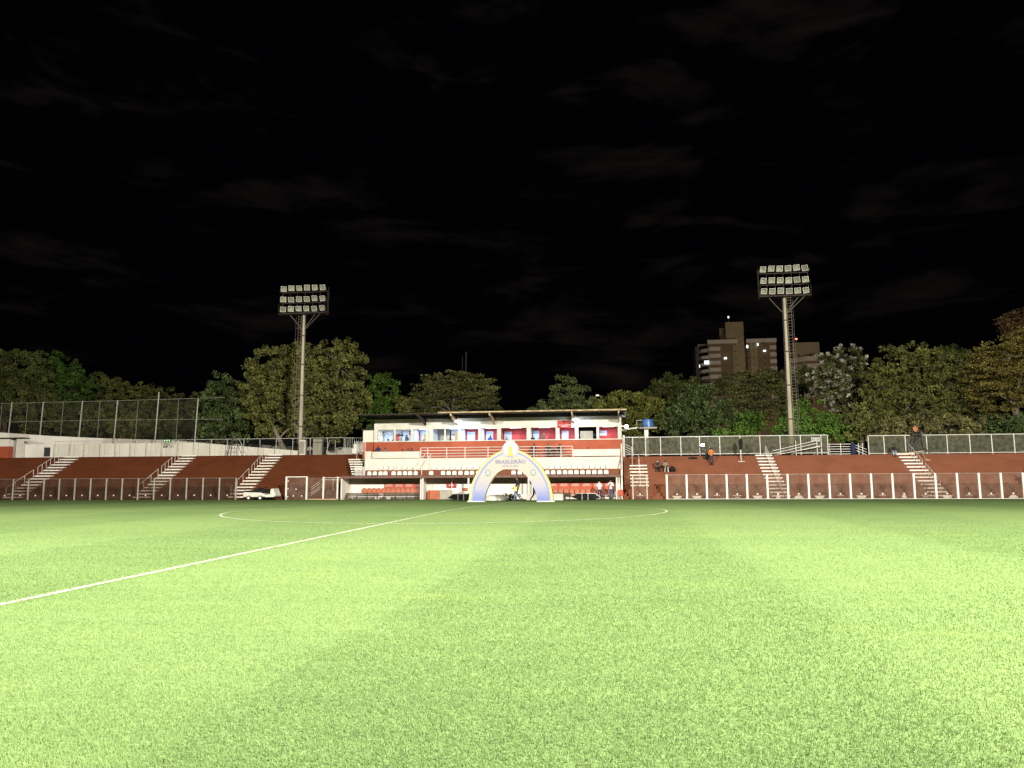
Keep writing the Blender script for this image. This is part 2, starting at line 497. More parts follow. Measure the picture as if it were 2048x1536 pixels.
LM = line_mat()
ln = MB()
yy = [-2 + 0.5 * i for i in range(132)]
yy = [y for y in yy if y <= 63.5]
w = 0.055
jit = [random.uniform(-0.012, 0.012) for _ in yy]
vs = [(XC + s * w + jit[i], y, gz(y) + 0.006) for i, y in enumerate(yy) for s in (-1, 1)]
ln.add(vs, [(2 * i, 2 * i + 1, 2 * i + 3, 2 * i + 2) for i in range(len(yy) - 1)])
put(ln.build('halfway_line', LM), kind='structure')
ln = MB()
N = 220
vs = []
for i in range(N):
    a = 2 * math.pi * i / N
    for r_ in (9.15 - w, 9.15 + w):
        x, y = XC + r_ * math.cos(a), YC + r_ * math.sin(a)
        vs.append((x, y, gz(y) + 0.010))
ln.add(vs, [(2 * i, 2 * i + 1, (2 * i + 3) % (2 * N), (2 * i + 2) % (2 * N)) for i in range(N)])
put(ln.build('centre_circle', LM), kind='structure')
ln = MB()
ln.add([(-60, 63.4, gz(63.4) + 0.008), (46, 63.4, gz(63.4) + 0.008), (46, 63.52, gz(63.5) + 0.008), (-60, 63.52, gz(63.5) + 0.008)], [(0, 1, 2, 3)])
put(ln.build('touchline', LM), kind='structure')

# turf: single grass blades, dense near the camera, thinning with distance
def turf(n):
    r = 3.0 * (34.0 / 3.0) ** rng.random(n)
    keep = rng.random(n) > np.clip((r - 13.0) / 21.0, 0, 1) ** 0.8
    r = r[keep]
    n = len(r)
    ang = math.pi / 2 + psi + (rng.random(n) - 0.5) * 1.62
    x, y = r * np.cos(ang), r * np.sin(ang)
    a = np.sqrt((y - YC) ** 2 + 2.0)
    z = np.maximum(0, 0.392 - 0.0091 * a)
    h = 0.020 + 0.016 * rng.random(n)
    wd = (0.0014 + 0.0012 * rng.random(n)) * np.clip(r / 4.0, 0.9, 5.0) ** 0.7
    h = h * 0.9
    az = rng.random(n) * 2 * np.pi
    lean = rng.random(n) * 1.15 + 0.15
    la = rng.random(n) * 2 * np.pi
    # mowing lays the blades along or against the stripe
    stripe = np.sign(-np.sin((x + 2.5) * np.pi / 4.6))
    bx, by = np.cos(az) * wd, np.sin(az) * wd
    tx = x + np.cos(la) * h * np.sin(lean)
    ty = y + np.sin(la) * h * np.sin(lean) + stripe * h * 0.22
    tz = z + h * np.cos(lean)
    V = np.empty((n, 3, 3), np.float32)
    V[:, 0] = np.stack([x - bx, y - by, z - 0.002], 1)
    V[:, 1] = np.stack([x + bx, y + by, z - 0.002], 1)
    V[:, 2] = np.stack([tx, ty, tz], 1)
    tone = 0.74 + 0.58 * rng.random(n)
    dc = np.hypot(x - XC, y - YC)
    paint = ((np.abs(x - XC) < 0.055) | (np.abs(dc - 9.15) < 0.055)) & (rng.random(n) < 0.8)
    me = bpy.data.meshes.new('turf_blades')
    me.vertices.add(3 * n)
    me.vertices.foreach_set('co', V.reshape(-1))
    me.loops.add(3 * n)
    me.loops.foreach_set('vertex_index', np.arange(3 * n, dtype=np.int32))
    me.polygons.add(n)
    me.polygons.foreach_set('loop_start', np.arange(0, 3 * n, 3, dtype=np.int32))
    me.update(calc_edges=True)
    at = me.color_attributes.new('tone', 'FLOAT_COLOR', 'POINT')
    c = np.ones((n, 3, 4), np.float32)
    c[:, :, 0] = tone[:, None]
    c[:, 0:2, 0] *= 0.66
    c[:, :, 1] = paint[:, None] * 0.85
    at.data.foreach_set('color', c.reshape(-1))
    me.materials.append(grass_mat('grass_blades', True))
    o = bpy.data.objects.new('turf_blades', me)
    COL.objects.link(o)
    put(o, 'short mown bright green grass blades covering the near pitch', 'grass', kind='stuff')


turf(1150000)

# raised ground behind the terraces
t = MB()
prof = [(75.8, 3.86), (79, 4.0), (90, 4.6), (110, 6.0), (140, 7.5), (260, 9.0)]
xsb = [-200, -120, -60, -30, 0, 30, 60, 120, 240]
vs = [(x, y, z + (0.55 if x < -24 and y < 77 else 0.0) + 0.4 * math.sin(x * 0.13 + y * 0.2) * (1 if y > 80 else 0)) for y, z in prof for x in xsb]
k = len(xsb)
t.add(vs, [(j * k + i, j * k + i + 1, (j + 1) * k + i + 1, (j + 1) * k + i) for j in range(len(prof) - 1) for i in range(k - 1)])
put(t.build('terrain', M_['soil'], smooth=True), kind='structure')

# ------------------------------------------------------------------ terraces
def terrace(x0, x1, n, rise, run, label, mt):
    prof = [(67.2, 0.0)]
    y, z = 67.2, 0.0
    for i in range(n):
        z += rise; prof.append((y, z)); y += run; prof.append((y, z))
    prof += [(y + 0.7, z), (y + 0.7, 0.0)]
    root = thing('terrace', ((x0 + x1) / 2, 67.2, 0), label, 'terrace')
    MB().prism(prof, 'X', x0, x1).build('terrace_steps', mt, root)
    return root


LR, LRUN, RR, RRUN = 4.43 / 15, 0.56, 3.92 / 13, 0.58
terrace(-100, -24.95, 15, LR, LRUN, 'dimly lit red painted concrete terrace left of the main stand', M_['terrace_dim'])
terrace(0.45, 75, 13, RR, RRUN, 'red painted concrete terrace right of the main stand', M_['terrace'])


def stairway(xl, xr, n, rise, run, rail_x, label, k0=0, k1=None, rails=((0, 6), (7, 12)), rail_lean=0):
    k1 = k1 or n
    root = thing('stairway', ((xl + xr) / 2, 67.2, 0), label, 'stairs', 'white stairways on the terraces')
    for i in range(k0, k1):
        z = rise * (i + 1)
        y = 67.2 + run * i
        MB().box(xl, xr, y - 0.16, y + 0.34, z - 0.045, z + 0.075).build('tread', M_['tread'], root)
    for a, b in rails:
        rb = MB()
        pa = Vector((rail_x, 67.2 + run * a, rise * (a + 1) + 0.95))
        pb = Vector((rail_x, 67.2 + run * b, rise * (b + 1) + 0.95))
        rb.tube([pa, pb], 0.019)
        for kk in range(a, b + 1, max(1, (b - a) // 3)):
            yk = 67.2 + run * kk
            rb.tube([(rail_x, yk, rise * (kk + 1) + 0.07), (rail_x, yk, rise * (kk + 1) + 0.95)], 0.017)
        rb.build('handrail', M_['white_metal'], root)
    return root


stairway(-58.9, -57.1, 15, LR, LRUN, -58.7, 'white-treaded stairs at the far left of the left terrace')
stairway(-45.3, -43.7, 15, LR, LRUN, -45.1, 'white-treaded stairs in the middle of the left terrace')
stairway(-35.8, -34.2, 15, LR, LRUN, -35.6, 'white-treaded stairs rising behind the white cart')
stairway(0.98, 2.58, 13, RR, RRUN, 1.85, 'white stair treads with centre rail below the blue water tank', 3, 10, rails=((3, 9),))
stairway(12.62, 14.14, 13, RR, RRUN, 13.6, 'white-treaded stairs left of the ramp on the right terrace', rails=((1, 6), (7, 12)))
stairway(25.05, 26.6, 13, RR, RRUN, 26.2, 'white-treaded stairs under the scaffold tower on the right terrace', rails=((1, 6), (7, 12)))
stairway(36.0, 37.6, 13, RR, RRUN, 37.3, 'white-treaded stairs cut off at the right edge of the photo', rails=((1, 6), (7, 12)))

# ------------------------------------------------------------------ clear barriers at the pitch edge
def barrier(xs, h, pw, pm, gm, label, base_bar=False, top_edge=True, marks=True, skip=(), first=None):
    root = thing('glass_barrier', ((xs[0] + xs[-1]) / 2, 66.3, 0), label, 'barrier')
    post0 = None
    for x in xs:
        mb = MB().box(x - pw / 2, x + pw / 2, 66.3 - pw / 2, 66.3 + pw / 2, 0.0, h)
        mb.box(x - pw * 0.8, x + pw * 0.8, 66.3 - pw * 0.8, 66.3 + pw * 0.8, 0.045, 0.075)
        mb.build('post', pm, root, bevel=0.012)
    for i in range(len(xs) - 1):
        if i in skip: continue
        a, b = xs[i] + pw / 2 + 0.01, xs[i + 1] - pw / 2 - 0.01
        pn = MB().box(a, b, 66.29, 66.302, 0.12, h - 0.03).build('glass_panel', gm, root)
        c = (a + b) / 2
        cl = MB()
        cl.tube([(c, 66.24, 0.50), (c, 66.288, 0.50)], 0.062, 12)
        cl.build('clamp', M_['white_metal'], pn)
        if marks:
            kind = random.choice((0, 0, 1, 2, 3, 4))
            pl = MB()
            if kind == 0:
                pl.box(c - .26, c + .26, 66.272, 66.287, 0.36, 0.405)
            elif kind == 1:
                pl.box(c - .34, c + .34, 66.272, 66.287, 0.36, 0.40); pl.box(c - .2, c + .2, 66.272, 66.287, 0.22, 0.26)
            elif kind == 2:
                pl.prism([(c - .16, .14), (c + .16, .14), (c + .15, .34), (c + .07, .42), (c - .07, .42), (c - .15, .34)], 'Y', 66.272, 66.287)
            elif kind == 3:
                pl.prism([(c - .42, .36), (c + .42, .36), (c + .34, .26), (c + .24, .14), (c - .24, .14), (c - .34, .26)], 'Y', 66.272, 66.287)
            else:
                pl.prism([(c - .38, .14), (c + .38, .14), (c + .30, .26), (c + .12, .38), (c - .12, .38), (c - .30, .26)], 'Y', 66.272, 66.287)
            pl.build('reflection_mark', M_['plate'], pn)  # made-up pale shapes for reflections and blurred lettering, no real plates
    if base_bar:
        MB().box(xs[0], xs[-1], 66.27, 66.33, 0.05, 0.115).build('bottom_rail', M_['white_metal'], root)
    tr_ = MB().box(xs[0], xs[-1], 66.285, 66.307, h - 0.03, h - 0.012).build('top_edge', M_['grey_metal'], root)
    return root


random.seed(3)
P_ = 1.61
barrier([-57.17 - 3 * P_ + P_ * i for i in range(18)], 2.08, 0.115, M_['grey_metal'], M_['glass_l'], 'clear panel barrier with grey posts before the left terrace', marks=False)
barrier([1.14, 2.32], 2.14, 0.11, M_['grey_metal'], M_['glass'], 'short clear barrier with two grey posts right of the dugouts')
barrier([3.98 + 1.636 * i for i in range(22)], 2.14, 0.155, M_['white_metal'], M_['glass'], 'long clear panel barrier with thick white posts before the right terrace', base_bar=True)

# glass gate and side rails by the left dugout
gt = thing('glass_gate', (-28.85, 66.3, 0), 'clear gate in a white frame between the cart and left dugout', 'gate')
fr = MB()
for x in (-29.8, -27.86): fr.box(x - .07, x + .07, 66.22, 66.36, 0, 2.16)
fr.box(-29.73, -27.93, 66.25, 66.33, 2.08, 2.16)
fr.build('gate_frame', M_['white_metal'], gt, bevel=0.01)
pn = box(-29.7, -27.95, 66.28, 66.295, 0.08, 2.06).build('glass_panel', M_['glass'], gt)
for x, z in ((-29.62, .35), (-29.62, 1.05), (-29.62, 1.75), (-28.85, 1.02), (-29.1, .42), (-28.3, .42)):
    MB().tube([(x, 66.22, z), (x, 66.279, z)], 0.06, 10).build('clamp', M_['white_metal'], pn)
sb = thing('railing', (-26.2, 66.4, 0), 'white stair railing and clear screen beside the glass gate', 'railing')
for x in (-26.3, -24.98):
    box(x - .06, x + .06, 66.24, 66.36, 0.0, 2.12).build('post', M_['white_metal'], sb, bevel=0.01)
box(-27.78, -26.37, 66.29, 66.302, .1, 2.05).build('glass_panel', M_['glass'], sb)
box(-26.23, -25.05, 66.29, 66.302, .1, 2.05).build('glass_panel', M_['glass'], sb)
rr = MB()
for k in range(4):
    rr.tube([(-27.75, 67.0, .55 + .2 * k), (-26.7, 67.6, 1.45 + .2 * k), (-25.05, 67.6, 1.45 + .2 * k)] if k > 1 else [(-27.75, 67.0, .45 + .2 * k), (-26.7, 67.6, 1.4 + .2 * k)], 0.028)
for x, z in ((-26.7, 2.05), (-25.9, 2.05), (-25.1, 2.05)):
    rr.tube([(x, 67.6, .9), (x, 67.6, z)], 0.026)
rr.build('handrail', M_['white_metal'], sb)
put(box(-27.5, -24.9, 65.75, 66.1, 0.05, 0.17).build('timber_kerb', M_['wood'], bevel=0.01), 'pale timber board lying at the foot of the white railing', 'board')

# ------------------------------------------------------------------ main stand: dugout level, seat tier, gallery, press boxes, roof
X0, X1 = -23.75, 0.32
st = thing('main_stand', (-11.7, 70, 0), 'white and red grandstand building with press boxes under a long roof', 'grandstand')
# seat tier
box(-24.8, 0.2, 69.05, 70.5, 0.05, 2.18).build('lower_tier', M_['terrace'], st)
box(-23.9, 0.2, 69.75, 70.48, 2.18, 2.72).build('upper_tier', M_['terrace'], st)
# parapet: full height left and right, lower behind the railing
pw = MB()
pw.box(-23.93, 0.14, 70.5, 70.72, 2.18, 3.82)
pw.box(-23.93, -23.3, 70.5, 70.72, 3.82, 4.52)
pw.build('parapet', M_['white'], st)
box(-23.2, -18.58, 70.46, 70.66, 3.86, 4.48).build('parapet_panel', M_['white'], st, bevel=0.02)
box(-4.12, 0.14, 70.46, 70.66, 3.90, 4.52).build('parapet_panel', M_['white'], st, bevel=0.02)
rl = MB()
for z in (4.02, 4.28, 4.55, 4.82): rl.tube([(-18.5, 70.6, z), (-4.18, 70.6, z)], 0.026)
rl.build('gallery_rail', M_['white_metal'], st)
for x in (-18.5, -17.82, -15.99, -14.24, -12.06, -9.9, -7.75, -5.25, -4.18):
    MB().tube([(x, 70.6, 3.8), (x, 70.6, 4.82)], 0.035).build('rail_post', M_['white_metal'], st)
box(-23.9, 0.3, 70.72, 72.6, 3.3, 3.5).build('gallery_floor', M_['concrete'], st)
box(X0, X1, 72.6, 72.8, 2.2, 5.5).build('gallery_wall', M_['red_wall'], st)
box(X0 - .02, X1 + .02, 72.52, 72.86, 5.5, 5.575).build('booth_sill', M_['white'], st)
# press box front: piers between the openings and the wall above
ops = [(-23.41, -21.76), (-21.61, -20.04), (-19.84, -18.19), (-17.84, -16.70), (-16.60, -15.31), (-15.04, -13.35), (-13.08, -11.54),
       (-11.15, -8.66), (-8.27, -5.88), (-5.52, -4.05), (-3.72, -2.02), (-1.77, -0.04)]
edges = [X0] + [e for o_ in ops for e in o_] + [X1]
for i in range(0, len(edges), 2):
    box(edges[i], edges[i + 1], 72.62, 72.84, 5.575, 6.72).build('pier', M_['white'], st)
box(X0, X1, 72.62, 72.84, 6.72, 7.72).build('upper_wall', M_['white'], st)
box(X0, X0 + .15, 72.84, 75.4, 2.2, 7.72).build('side_wall', M_['white'], st)
box(X1 - .15, X1, 72.84, 75.4, 2.2, 7.72).build('side_wall', M_['white'], st)
box(X0 + .15, X1 - .15, 72.84, 75.3, 4.42, 4.5).build('booth_floor', M_['concrete'], st)
box(X0 + .15, X1 - .15, 72.84, 75.3, 6.86, 6.94).build('booth_ceiling', M_['booth_white'], st)
for i in range(len(ops) - 1):
    c = (ops[i][1] + ops[i + 1][0]) / 2
    if i in (0, 3): continue
    box(c - .05, c + .05, 72.84, 75.2, 4.5, 6.86).build('partition', M_['booth_white'] if i < 5 or i % 2 else M_['booth_red'], st)
cols = ['w', 'w', 'w', 'c', 'w', 'r', 'r', 'r', 'r', 'r', 'd', 'r']
for i, (a, b) in enumerate(ops):
    m_ = {'w': M_['booth_white'], 'r': M_['booth_red'], 'c': M_['shutter'], 'd': M_['navy']}[cols[i]]
    box(a - .12, b + .12, 75.2, 75.3, 4.5, 6.86).build('booth_back_wall', m_, st)
for a, b, z0, z1, m_ in ((-14.95, -14.15, 4.5, 6.57, 'door_blue'), (-16.2, -15.6, 4.5, 6.55, 'tan'), (-13.04, -12.31, 4.5, 6.58, 'door_blue'),
                         (-11.2, -10.46, 4.5, 6.56, 'door_blue'), (-8.35, -7.72, 4.5, 6.57, 'door_blue'), (-5.5, -4.82, 4.5, 6.53, 'door_blue'),
                         (-19.4, -18.8, 4.5, 6.4, 'tan'), (-22.6, -21.9, 4.5, 6.5, 'booth_red'), (-20.9, -20.2, 6.3, 6.8, 'sign_red'), (-20.0, -19.75, 4.5, 6.7, 'booth_red')):
    d_ = box(a, b, 75.13, 75.198, z0, z1).build('door', M_[m_], st, bevel=0.01)
    if z0 < 5: MB().tube([(b - .08, 75.06, 5.75), (b - .08, 75.13, 5.75)], 0.03).build('handle', M_['grey_metal'], d_)
box(-1.78, -1.09, 75.15, 75.198, 6.03, 6.53).build('whiteboard', M_['door_blue'], st)
box(-3.6, -2.38, 73.2, 73.25, 4.6, 6.36).build('shutter', M_['shutter'], st)
# sliding window frames of the two left openings
for a, b in ops[:2]:
    wf = MB()
    wf.box(a, b, 72.70, 72.75, 6.67, 6.72); wf.box(a, b, 72.70, 72.75, 5.575, 5.61)
    wf.box(a, a + .04, 72.70, 72.75, 5.61, 6.67); wf.box(b - .04, b, 72.70, 72.75, 5.61, 6.67)
    w_ = wf.build('window_frame', M_['grey_metal'], st)
    box(a + .04, b - .04, 72.72, 72.73, 5.61, 6.67).build('pane', clear('booth_glass', (0.93, 0.96, 0.97), 0.03, (.6, .6, .6), 0.05), w_)
# lamps in the booths
def glow(name, loc, e, col, size, kind='AREA', rot=(0, 0, 0), par=None):
    d = bpy.data.lights.new(name, kind); d.energy = e; d.color = col
    if kind == 'AREA':
        d.shape = 'RECTANGLE'; d.size, d.size_y = size, 0.12
    else:
        d.shadow_soft_size = size
    o = bpy.data.objects.new(name, d); COL.objects.link(o); o.location = loc; o.rotation_euler = rot
    return o


for i, (a, b) in enumerate(ops):
    if i in (3, 10): continue
    c = (a + b) / 2
    box(c - .55, c + .55, 74.0, 74.1, 6.80, 6.855).build('tube_lamp', M_['tube_on'], st)
    glow('booth_lamp', (c, 74.05, 6.78), 32 if i < 7 else 36, (0.86, 0.92, 1.0), 1.1)
# roof: sheeting, ribbed edge, gutter pipe, brackets
rf = MB()
n = 120
xa, xb = -24.55, 0.75
vs = []
for j, (y, z) in enumerate(((69.55, 8.00), (75.9, 7.80))):
    for i in range(n + 1):
        x = xa + (xb - xa) * i / n
        vs.append((x, y, z + 0.035 * math.cos(i * math.pi)))
rf.add(vs, [(i, i + 1, n + 2 + i, n + 1 + i) for i in range(n)])
rfo = rf.build('roof', M_['roof'], st)
sm = rfo.modifiers.new('thickness', 'SOLIDIFY'); sm.thickness = 0.03
MB().tube([(-16.6, 69.5, 8.02), (0.8, 69.5, 8.02)], 0.075, 10).build('gutter', M_['gutter'], rfo)
MB().tube([(-24.5, 69.55, 7.93), (-16.6, 69.5, 7.95)], 0.05, 8).build('edge_beam', M_['rust'], rfo)
for y in (70.6, 71.6, 72.4):
    box(-24.4, 0.6, y - .04, y + .04, 7.78 - (y - 69.5) * .01, 7.90 - (y - 69.5) * .02).build('purlin', M_['dark'], rfo)
box(-24.45, -23.77, 74.2, 75.6, 6.86, 7.74).build('roof_shade_block', M_['black'], rfo)  # black box put in for the deep shade under the roof's left end
for x in (-18.59, -15.43, -11.76, -4.15, 0.08):
    br = MB()
    br.prism([(69.6, 7.93), (72.62, 7.62), (72.62, 7.05), (72.3, 7.10), (69.6, 7.72)], 'X', x - .06, x + .06)
    br.build('bracket', M_['gutter'] if x > -17 else M_['rust'], rfo)
for x in (-18.35, -11.35, 0.1):
    box(x - .11, x + .11, 72.45, 72.615, 5.58, 7.75).build('column', M_['white'], st)
# lit lamps hung under the eaves
def eave_lamp(x):
    e = thing('eave_lamp', (x, 71.2, 7.35), 'lit white lamp under the eaves ' + ('on the left half of the stand' if x < -10 else 'beside the red sign'), 'lamp', 'lit eave lamps')
    MB().lathe(x, 71.2, [(0.05, 7.58), (0.10, 7.52), (0.30, 7.42), (0.34, 7.34)], 18).build('lamp_shade', M_['white_metal'], e, smooth=True)
    MB().lathe(x, 71.2, [(0.30, 7.335), (0.27, 7.27), (0.12, 7.22)], 16).build('bulb', M_['lamp_on'], e, smooth=True)
    MB().tube([(x, 71.2, 7.57), (x, 71.2, 7.84)], 0.03).build('stem', M_['grey_metal'], e)
    glow('eave_light', (x, 71.2, 7.12), 45, (0.72, 0.88, 1.0), 0.12, 'POINT')


eave_lamp(-15.05); eave_lamp(-3.9)
# red sign above the booths
sg = thing('sign', (-5.05, 72.55, 6.62), 'dark red sign with a crest and two white lines above the booths', 'sign')
box(-5.70, -4.40, 72.54, 72.615, 6.64, 7.36).build('sign_board', M_['sign_red'], sg, bevel=0.01)
s2 = MB()
s2.box(-5.62, -4.48, 72.53, 72.539, 6.90, 6.945); s2.box(-5.35, -4.72, 72.53, 72.539, 6.77, 6.83)
s2.build('lettering', M_['arch_white'], sg)
MB().prism([(-5.05 + .09 * math.cos(a * math.pi / 5), 7.14 + .10 * math.sin(a * math.pi / 5)) for a in range(10)], 'Y', 72.532, 72.539).build('crest', M_['rust'], sg)
# side annex and gate at the left end
ax = thing('annex', (-24.3, 73.2, 4.4), 'small white and red annex at the left end of the main stand', 'annex')
box(-25.0, -23.78, 73.0, 74.6, 5.55, 6.72).build('upper_wall', M_['white_wall'], ax)
box(-25.0, -23.78, 73.0, 74.6, 3.4, 5.55).build('lower_wall', M_['red_wall'], ax)
box(-25.15, -23.76, 72.85, 74.7, 6.72, 6.85).build('flat_roof', M_['dark'], ax)
gr = MB()
for i in range(9): gr.tube([(-25.05 + .135 * i, 70.75, 4.52), (-25.05 + .135 * i, 70.75, 5.5)], 0.018)
gr.build('side_railing', M_['white_metal'], ax)
# concrete end wall with rails at the right side
ew = thing('end_railing', (0.5, 71, 0), 'tall white end posts and rails at the right end of the main stand', 'railing')
box(0.22, 0.34, 70.45, 70.65, 2.2, 5.0).build('post', M_['white'], ew)
box(0.16, 0.30, 67.15, 67.3, 0.05, 2.6).build('post', M_['white'], ew)
MB().bar((0.25, 67.2, 0.6), (0.3, 70.5, 4.4), 0.09).build('sloping_rail', M_['white'], ew)
box(0.42, 0.62, 74.2, 74.4, 3.6, 6.0).build('post', M_['white'], ew)
er = MB()
for k in range(4): er.tube([(0.55, 74.3, 5.15 - .22 * k), (1.25, 73.0, 4.75 - .24 * k)], 0.028)
er.tube([(1.25, 73.0, 3.1), (1.25, 73.0, 4.8)], 0.03)
er.build('handrail', M_['white_metal'], ew)
# small stair at the left end, seen beside the seats
ls = thing('stairway', (-25.3, 70.5, 0), 'short white stairs with slatted gate at the left end of the stand', 'stairs', 'white stairways on the terraces')
for i in range(7):
    z = 2.37 + .24 * i
    box(-24.72 - .26 * i, -23.95 - .12 * i, 69.2 + .55 * i, 69.7 + .55 * i, z - .05, z + .075).build('tread', M_['tread'], ls, bevel=0.012)
sl = MB()
for i in range(8): sl.box(-24.32 + .13 * i, -24.26 + .13 * i, 68.9, 68.94, 2.2, 3.0)
sl.box(-24.35, -23.3, 68.9, 68.95, 2.98, 3.03); sl.box(-24.35, -23.3, 68.9, 68.95, 2.55, 2.6)
sl.build('slatted_gate', M_['white_metal'], ls)
MB().tube([(-24.4, 69.2, 3.0), (-25.6, 73.2, 4.9)], 0.03).build('handrail', M_['white_metal'], ls)
h2 = MB()
for x in (-18.6, -18.0):
    h2.tube([(x, 69.1, 2.2), (x, 69.1, 2.95), (x + .55, 70.4, 4.2)], 0.03)
h2.tube([(-17.5, 70.42, 2.8), (-17.5, 70.42, 4.2)], 0.026)
put(h2.build('tier_handrail', M_['white_metal']), 'pair of white handrails climbing between the white seats', 'handrail')

# white seats
def seat_mesh(mt, w=0.42, back=0.36):
    """moulded bucket seat: shell with rounded back and curved pan, local origin at the floor below its front"""
    s = MB()
    prof = []
    # back, seen from the front, with rounded top
    pts = [(-w / 2, 0.0), (w / 2, 0.0), (w / 2, back * .66), (w / 2 * .82, back * .92), (w / 2 * .45, back), (-w / 2 * .45, back), (-w / 2 * .82, back * .92), (-w / 2, back * .66)]
    n = len(pts)
    vs = [(x, 0.16 + 0.10 * z, z + 0.02) for x, z in pts] + [(x * .94, 0.20 + 0.12 * z, z + 0.02) for x, z in pts]
    s.add(vs, [tuple(range(n)), tuple(reversed(range(n, 2 * n)))] + [(i, i + n, (i + 1) % n + n, (i + 1) % n) for i in range(n)])
    pan = [(-w / 2, -0.20, 0.0), (w / 2, -0.20, 0.0), (w / 2, 0.17, -0.02), (-w / 2, 0.17, -0.02)]
    s.add(pan + [(x * .9, y, z - 0.06) for x, y, z in pan], [(0, 1, 2, 3), (7, 6, 5, 4), (0, 4, 5, 1), (1, 5, 6, 2), (2, 6, 7, 3), (3, 7, 4, 0)])
    return s


sw = seat_mesh(None).build('stadium_seat', M_['seat_white'], bevel=0.015)
first = True
def place_seat(proto, x, y, z, label, grp, rz=0.0, cat='seat'):
    global first
    o = proto.copy(); COL.objects.link(o)
    o.location = (x, y, z); o.rotation_euler = (0, 0, rz)
    return put(o, label, cat, grp)


ORD = ['first', 'second', 'third', 'fourth', 'fifth', 'sixth', 'seventh', 'eighth', 'ninth', 'tenth', 'eleventh', 'twelfth', 'thirteenth', 'fourteenth', 'fifteenth', 'sixteenth', 'seventeenth', 'eighteenth', 'nineteenth', 'twentieth']
rowA = [-23.13, -22.6, -22.07, -21.56, -20.77, -20.21, -19.72, -19.21, -18.67, -17.2, -16.08, -15.54, -15.0, -14.44, -13.88, -13.36, -12.8, -12.25]
rowB = [-1.12, -1.66, -2.2, -2.73, -3.26, -3.78, -4.32, -4.82, -5.35, -5.9, -6.41]
rowC = [-9.5, -8.95, -8.4, -7.85]
for xs_, txt in ((rowA, 'front-row white seat above the dugout roof, %s from the left end'), (rowB, 'front-row white seat above the dugout roof, %s from the right end'), (rowC, 'front-row white seat seen through the arch, %s from its left')):
    for i, x in enumerate(xs_):
        place_seat(sw, x + random.uniform(-.02, .02), 69.35, 2.24, txt % ORD[i], 'front row of white seats', random.uniform(-.05, .05))
rowD = [-22.3, -21.76, -21.27, -20.52, -20.0, -19.49, -18.97, -17.14, -16.51, -15.92, -15.36, -14.81, -14.29, -13.7, -13.15, -12.6]
rowE = [-0.96, -1.43, -1.9, -2.41, -2.92, -3.47, -4.02, -4.49, -5.04, -5.56, -6.07, -6.66]
for xs_, txt in ((rowD, 'rear-row white seat against the white wall, %s from the left end'), (rowE, 'rear-row white seat against the white wall, %s from the right end')):
    for i, x in enumerate(xs_):
        place_seat(sw, x, 70.14, 2.78, txt % ORD[i], 'rear row of white seats', random.uniform(-.05, .05))
bpy.data.objects.remove(sw)

# dugouts
dg = thing('dugout_shelter', (-12.3, 67.8, 0), 'long low dugout shelter with a brown flat canopy', 'shelter')
MB().prism([(66.75, 1.96), (66.75, 2.17), (69.04, 2.24), (69.04, 2.12)], 'X', -24.85, 0.12).build('canopy', M_['brown'], dg)
for x in (-24.83, -17.31, -13.17, -7.83, -0.2):
    box(x - .075, x + .075, 66.85, 67.0, 0.05, 1.975).build('post', M_['white'], dg, bevel=0.01)
bw = MB()
bw.box(-24.8, 0.1, 68.9, 69.04, 0.05, 1.45)
bw.build('back_wall', M_['white_wall'], dg)
box(-24.8, 0.1, 68.88, 69.03, 1.45, 2.11).build('back_wall_upper', M_['shutter'], dg)
for x in (-24.9, -0.05):
    box(x, x + .08, 67.0, 68.9, 0.05, 2.0).build('end_wall', M_['white_wall'], dg)
box(-17.6, -17.45, 67.1, 68.9, 0.05, 1.98).build('divider', M_['white_wall'], dg)
box(-7.55, -7.45, 67.1, 68.9, 0.05, 1.98).build('divider', M_['white_wall'], dg)


def back_panel(a, b, n):
    w_ = (b - a) / n
    for i in range(n):
        c = a + w_ * (i + .5)
        pn_ = box(c - w_ / 2 + .01, c + w_ / 2 - .01, 68.78, 68.84, 0.75, 1.52).build('red_panel', M_['panel_red'], dg, bevel=0.008)
        f = MB()
        for k in range(3):
            f.bar((c - .34 + .2 * k, 68.77, 1.24), (c - .14 + .2 * k, 68.77, 1.42), 0.01, 0.06)
        f.bar((c - .3, 68.77, 1.22), (c + .35, 68.77, 1.25), 0.01, 0.04)
        f.build('white_script', M_['arch_white'], pn_)


back_panel(-21.45, -17.65, 4)
back_panel(-7.4, -0.35, 7)

sr = seat_mesh(None, 0.44, 0.44).build('bucket_chair', M_['seat_red'], bevel=0.015)
for i in range(13):
    place_seat(sr, -23.25 + .455 * i, 68.35, 0.62, 'reddish brown chair in the left dugout, %s from its left end' % ORD[i], 'chairs in the left dugout', cat='chair')
for i in range(14):
    place_seat(sr, -0.795 - .485 * i, 68.35, 0.50, 'reddish brown chair in the right dugout, %s from its right end' % ORD[i], 'chairs in the right dugout', cat='chair')
bpy.data.objects.remove(sr)


def bench(x0, x1, label):
    b_ = thing('bench', ((x0 + x1) / 2, 67.3, 0.05), label, 'bench', 'dark benches before the dugout seats')
    for k in range(3):
        box(x0, x1, 67.42, 67.45, 0.36 + .1 * k, 0.44 + .1 * k).build('slat', M_['bench'], b_, bevel=0.006)
    for k in range(3):
        box(x0, x1, 67.05 + .12 * k, 67.15 + .12 * k, 0.30, 0.33).build('slat', M_['bench'], b_, bevel=0.006)
    n = 4
    for k in range(n):
        x = x0 + .1 + (x1 - x0 - .2) * k / (n - 1)
        l_ = MB()
        l_.bar((x, 67.1, 0.05), (x, 67.15, 0.30), 0.05); l_.bar((x, 67.40, 0.05), (x, 67.44, 0.66), 0.05)
        l_.build('leg', M_['bench'], b_)


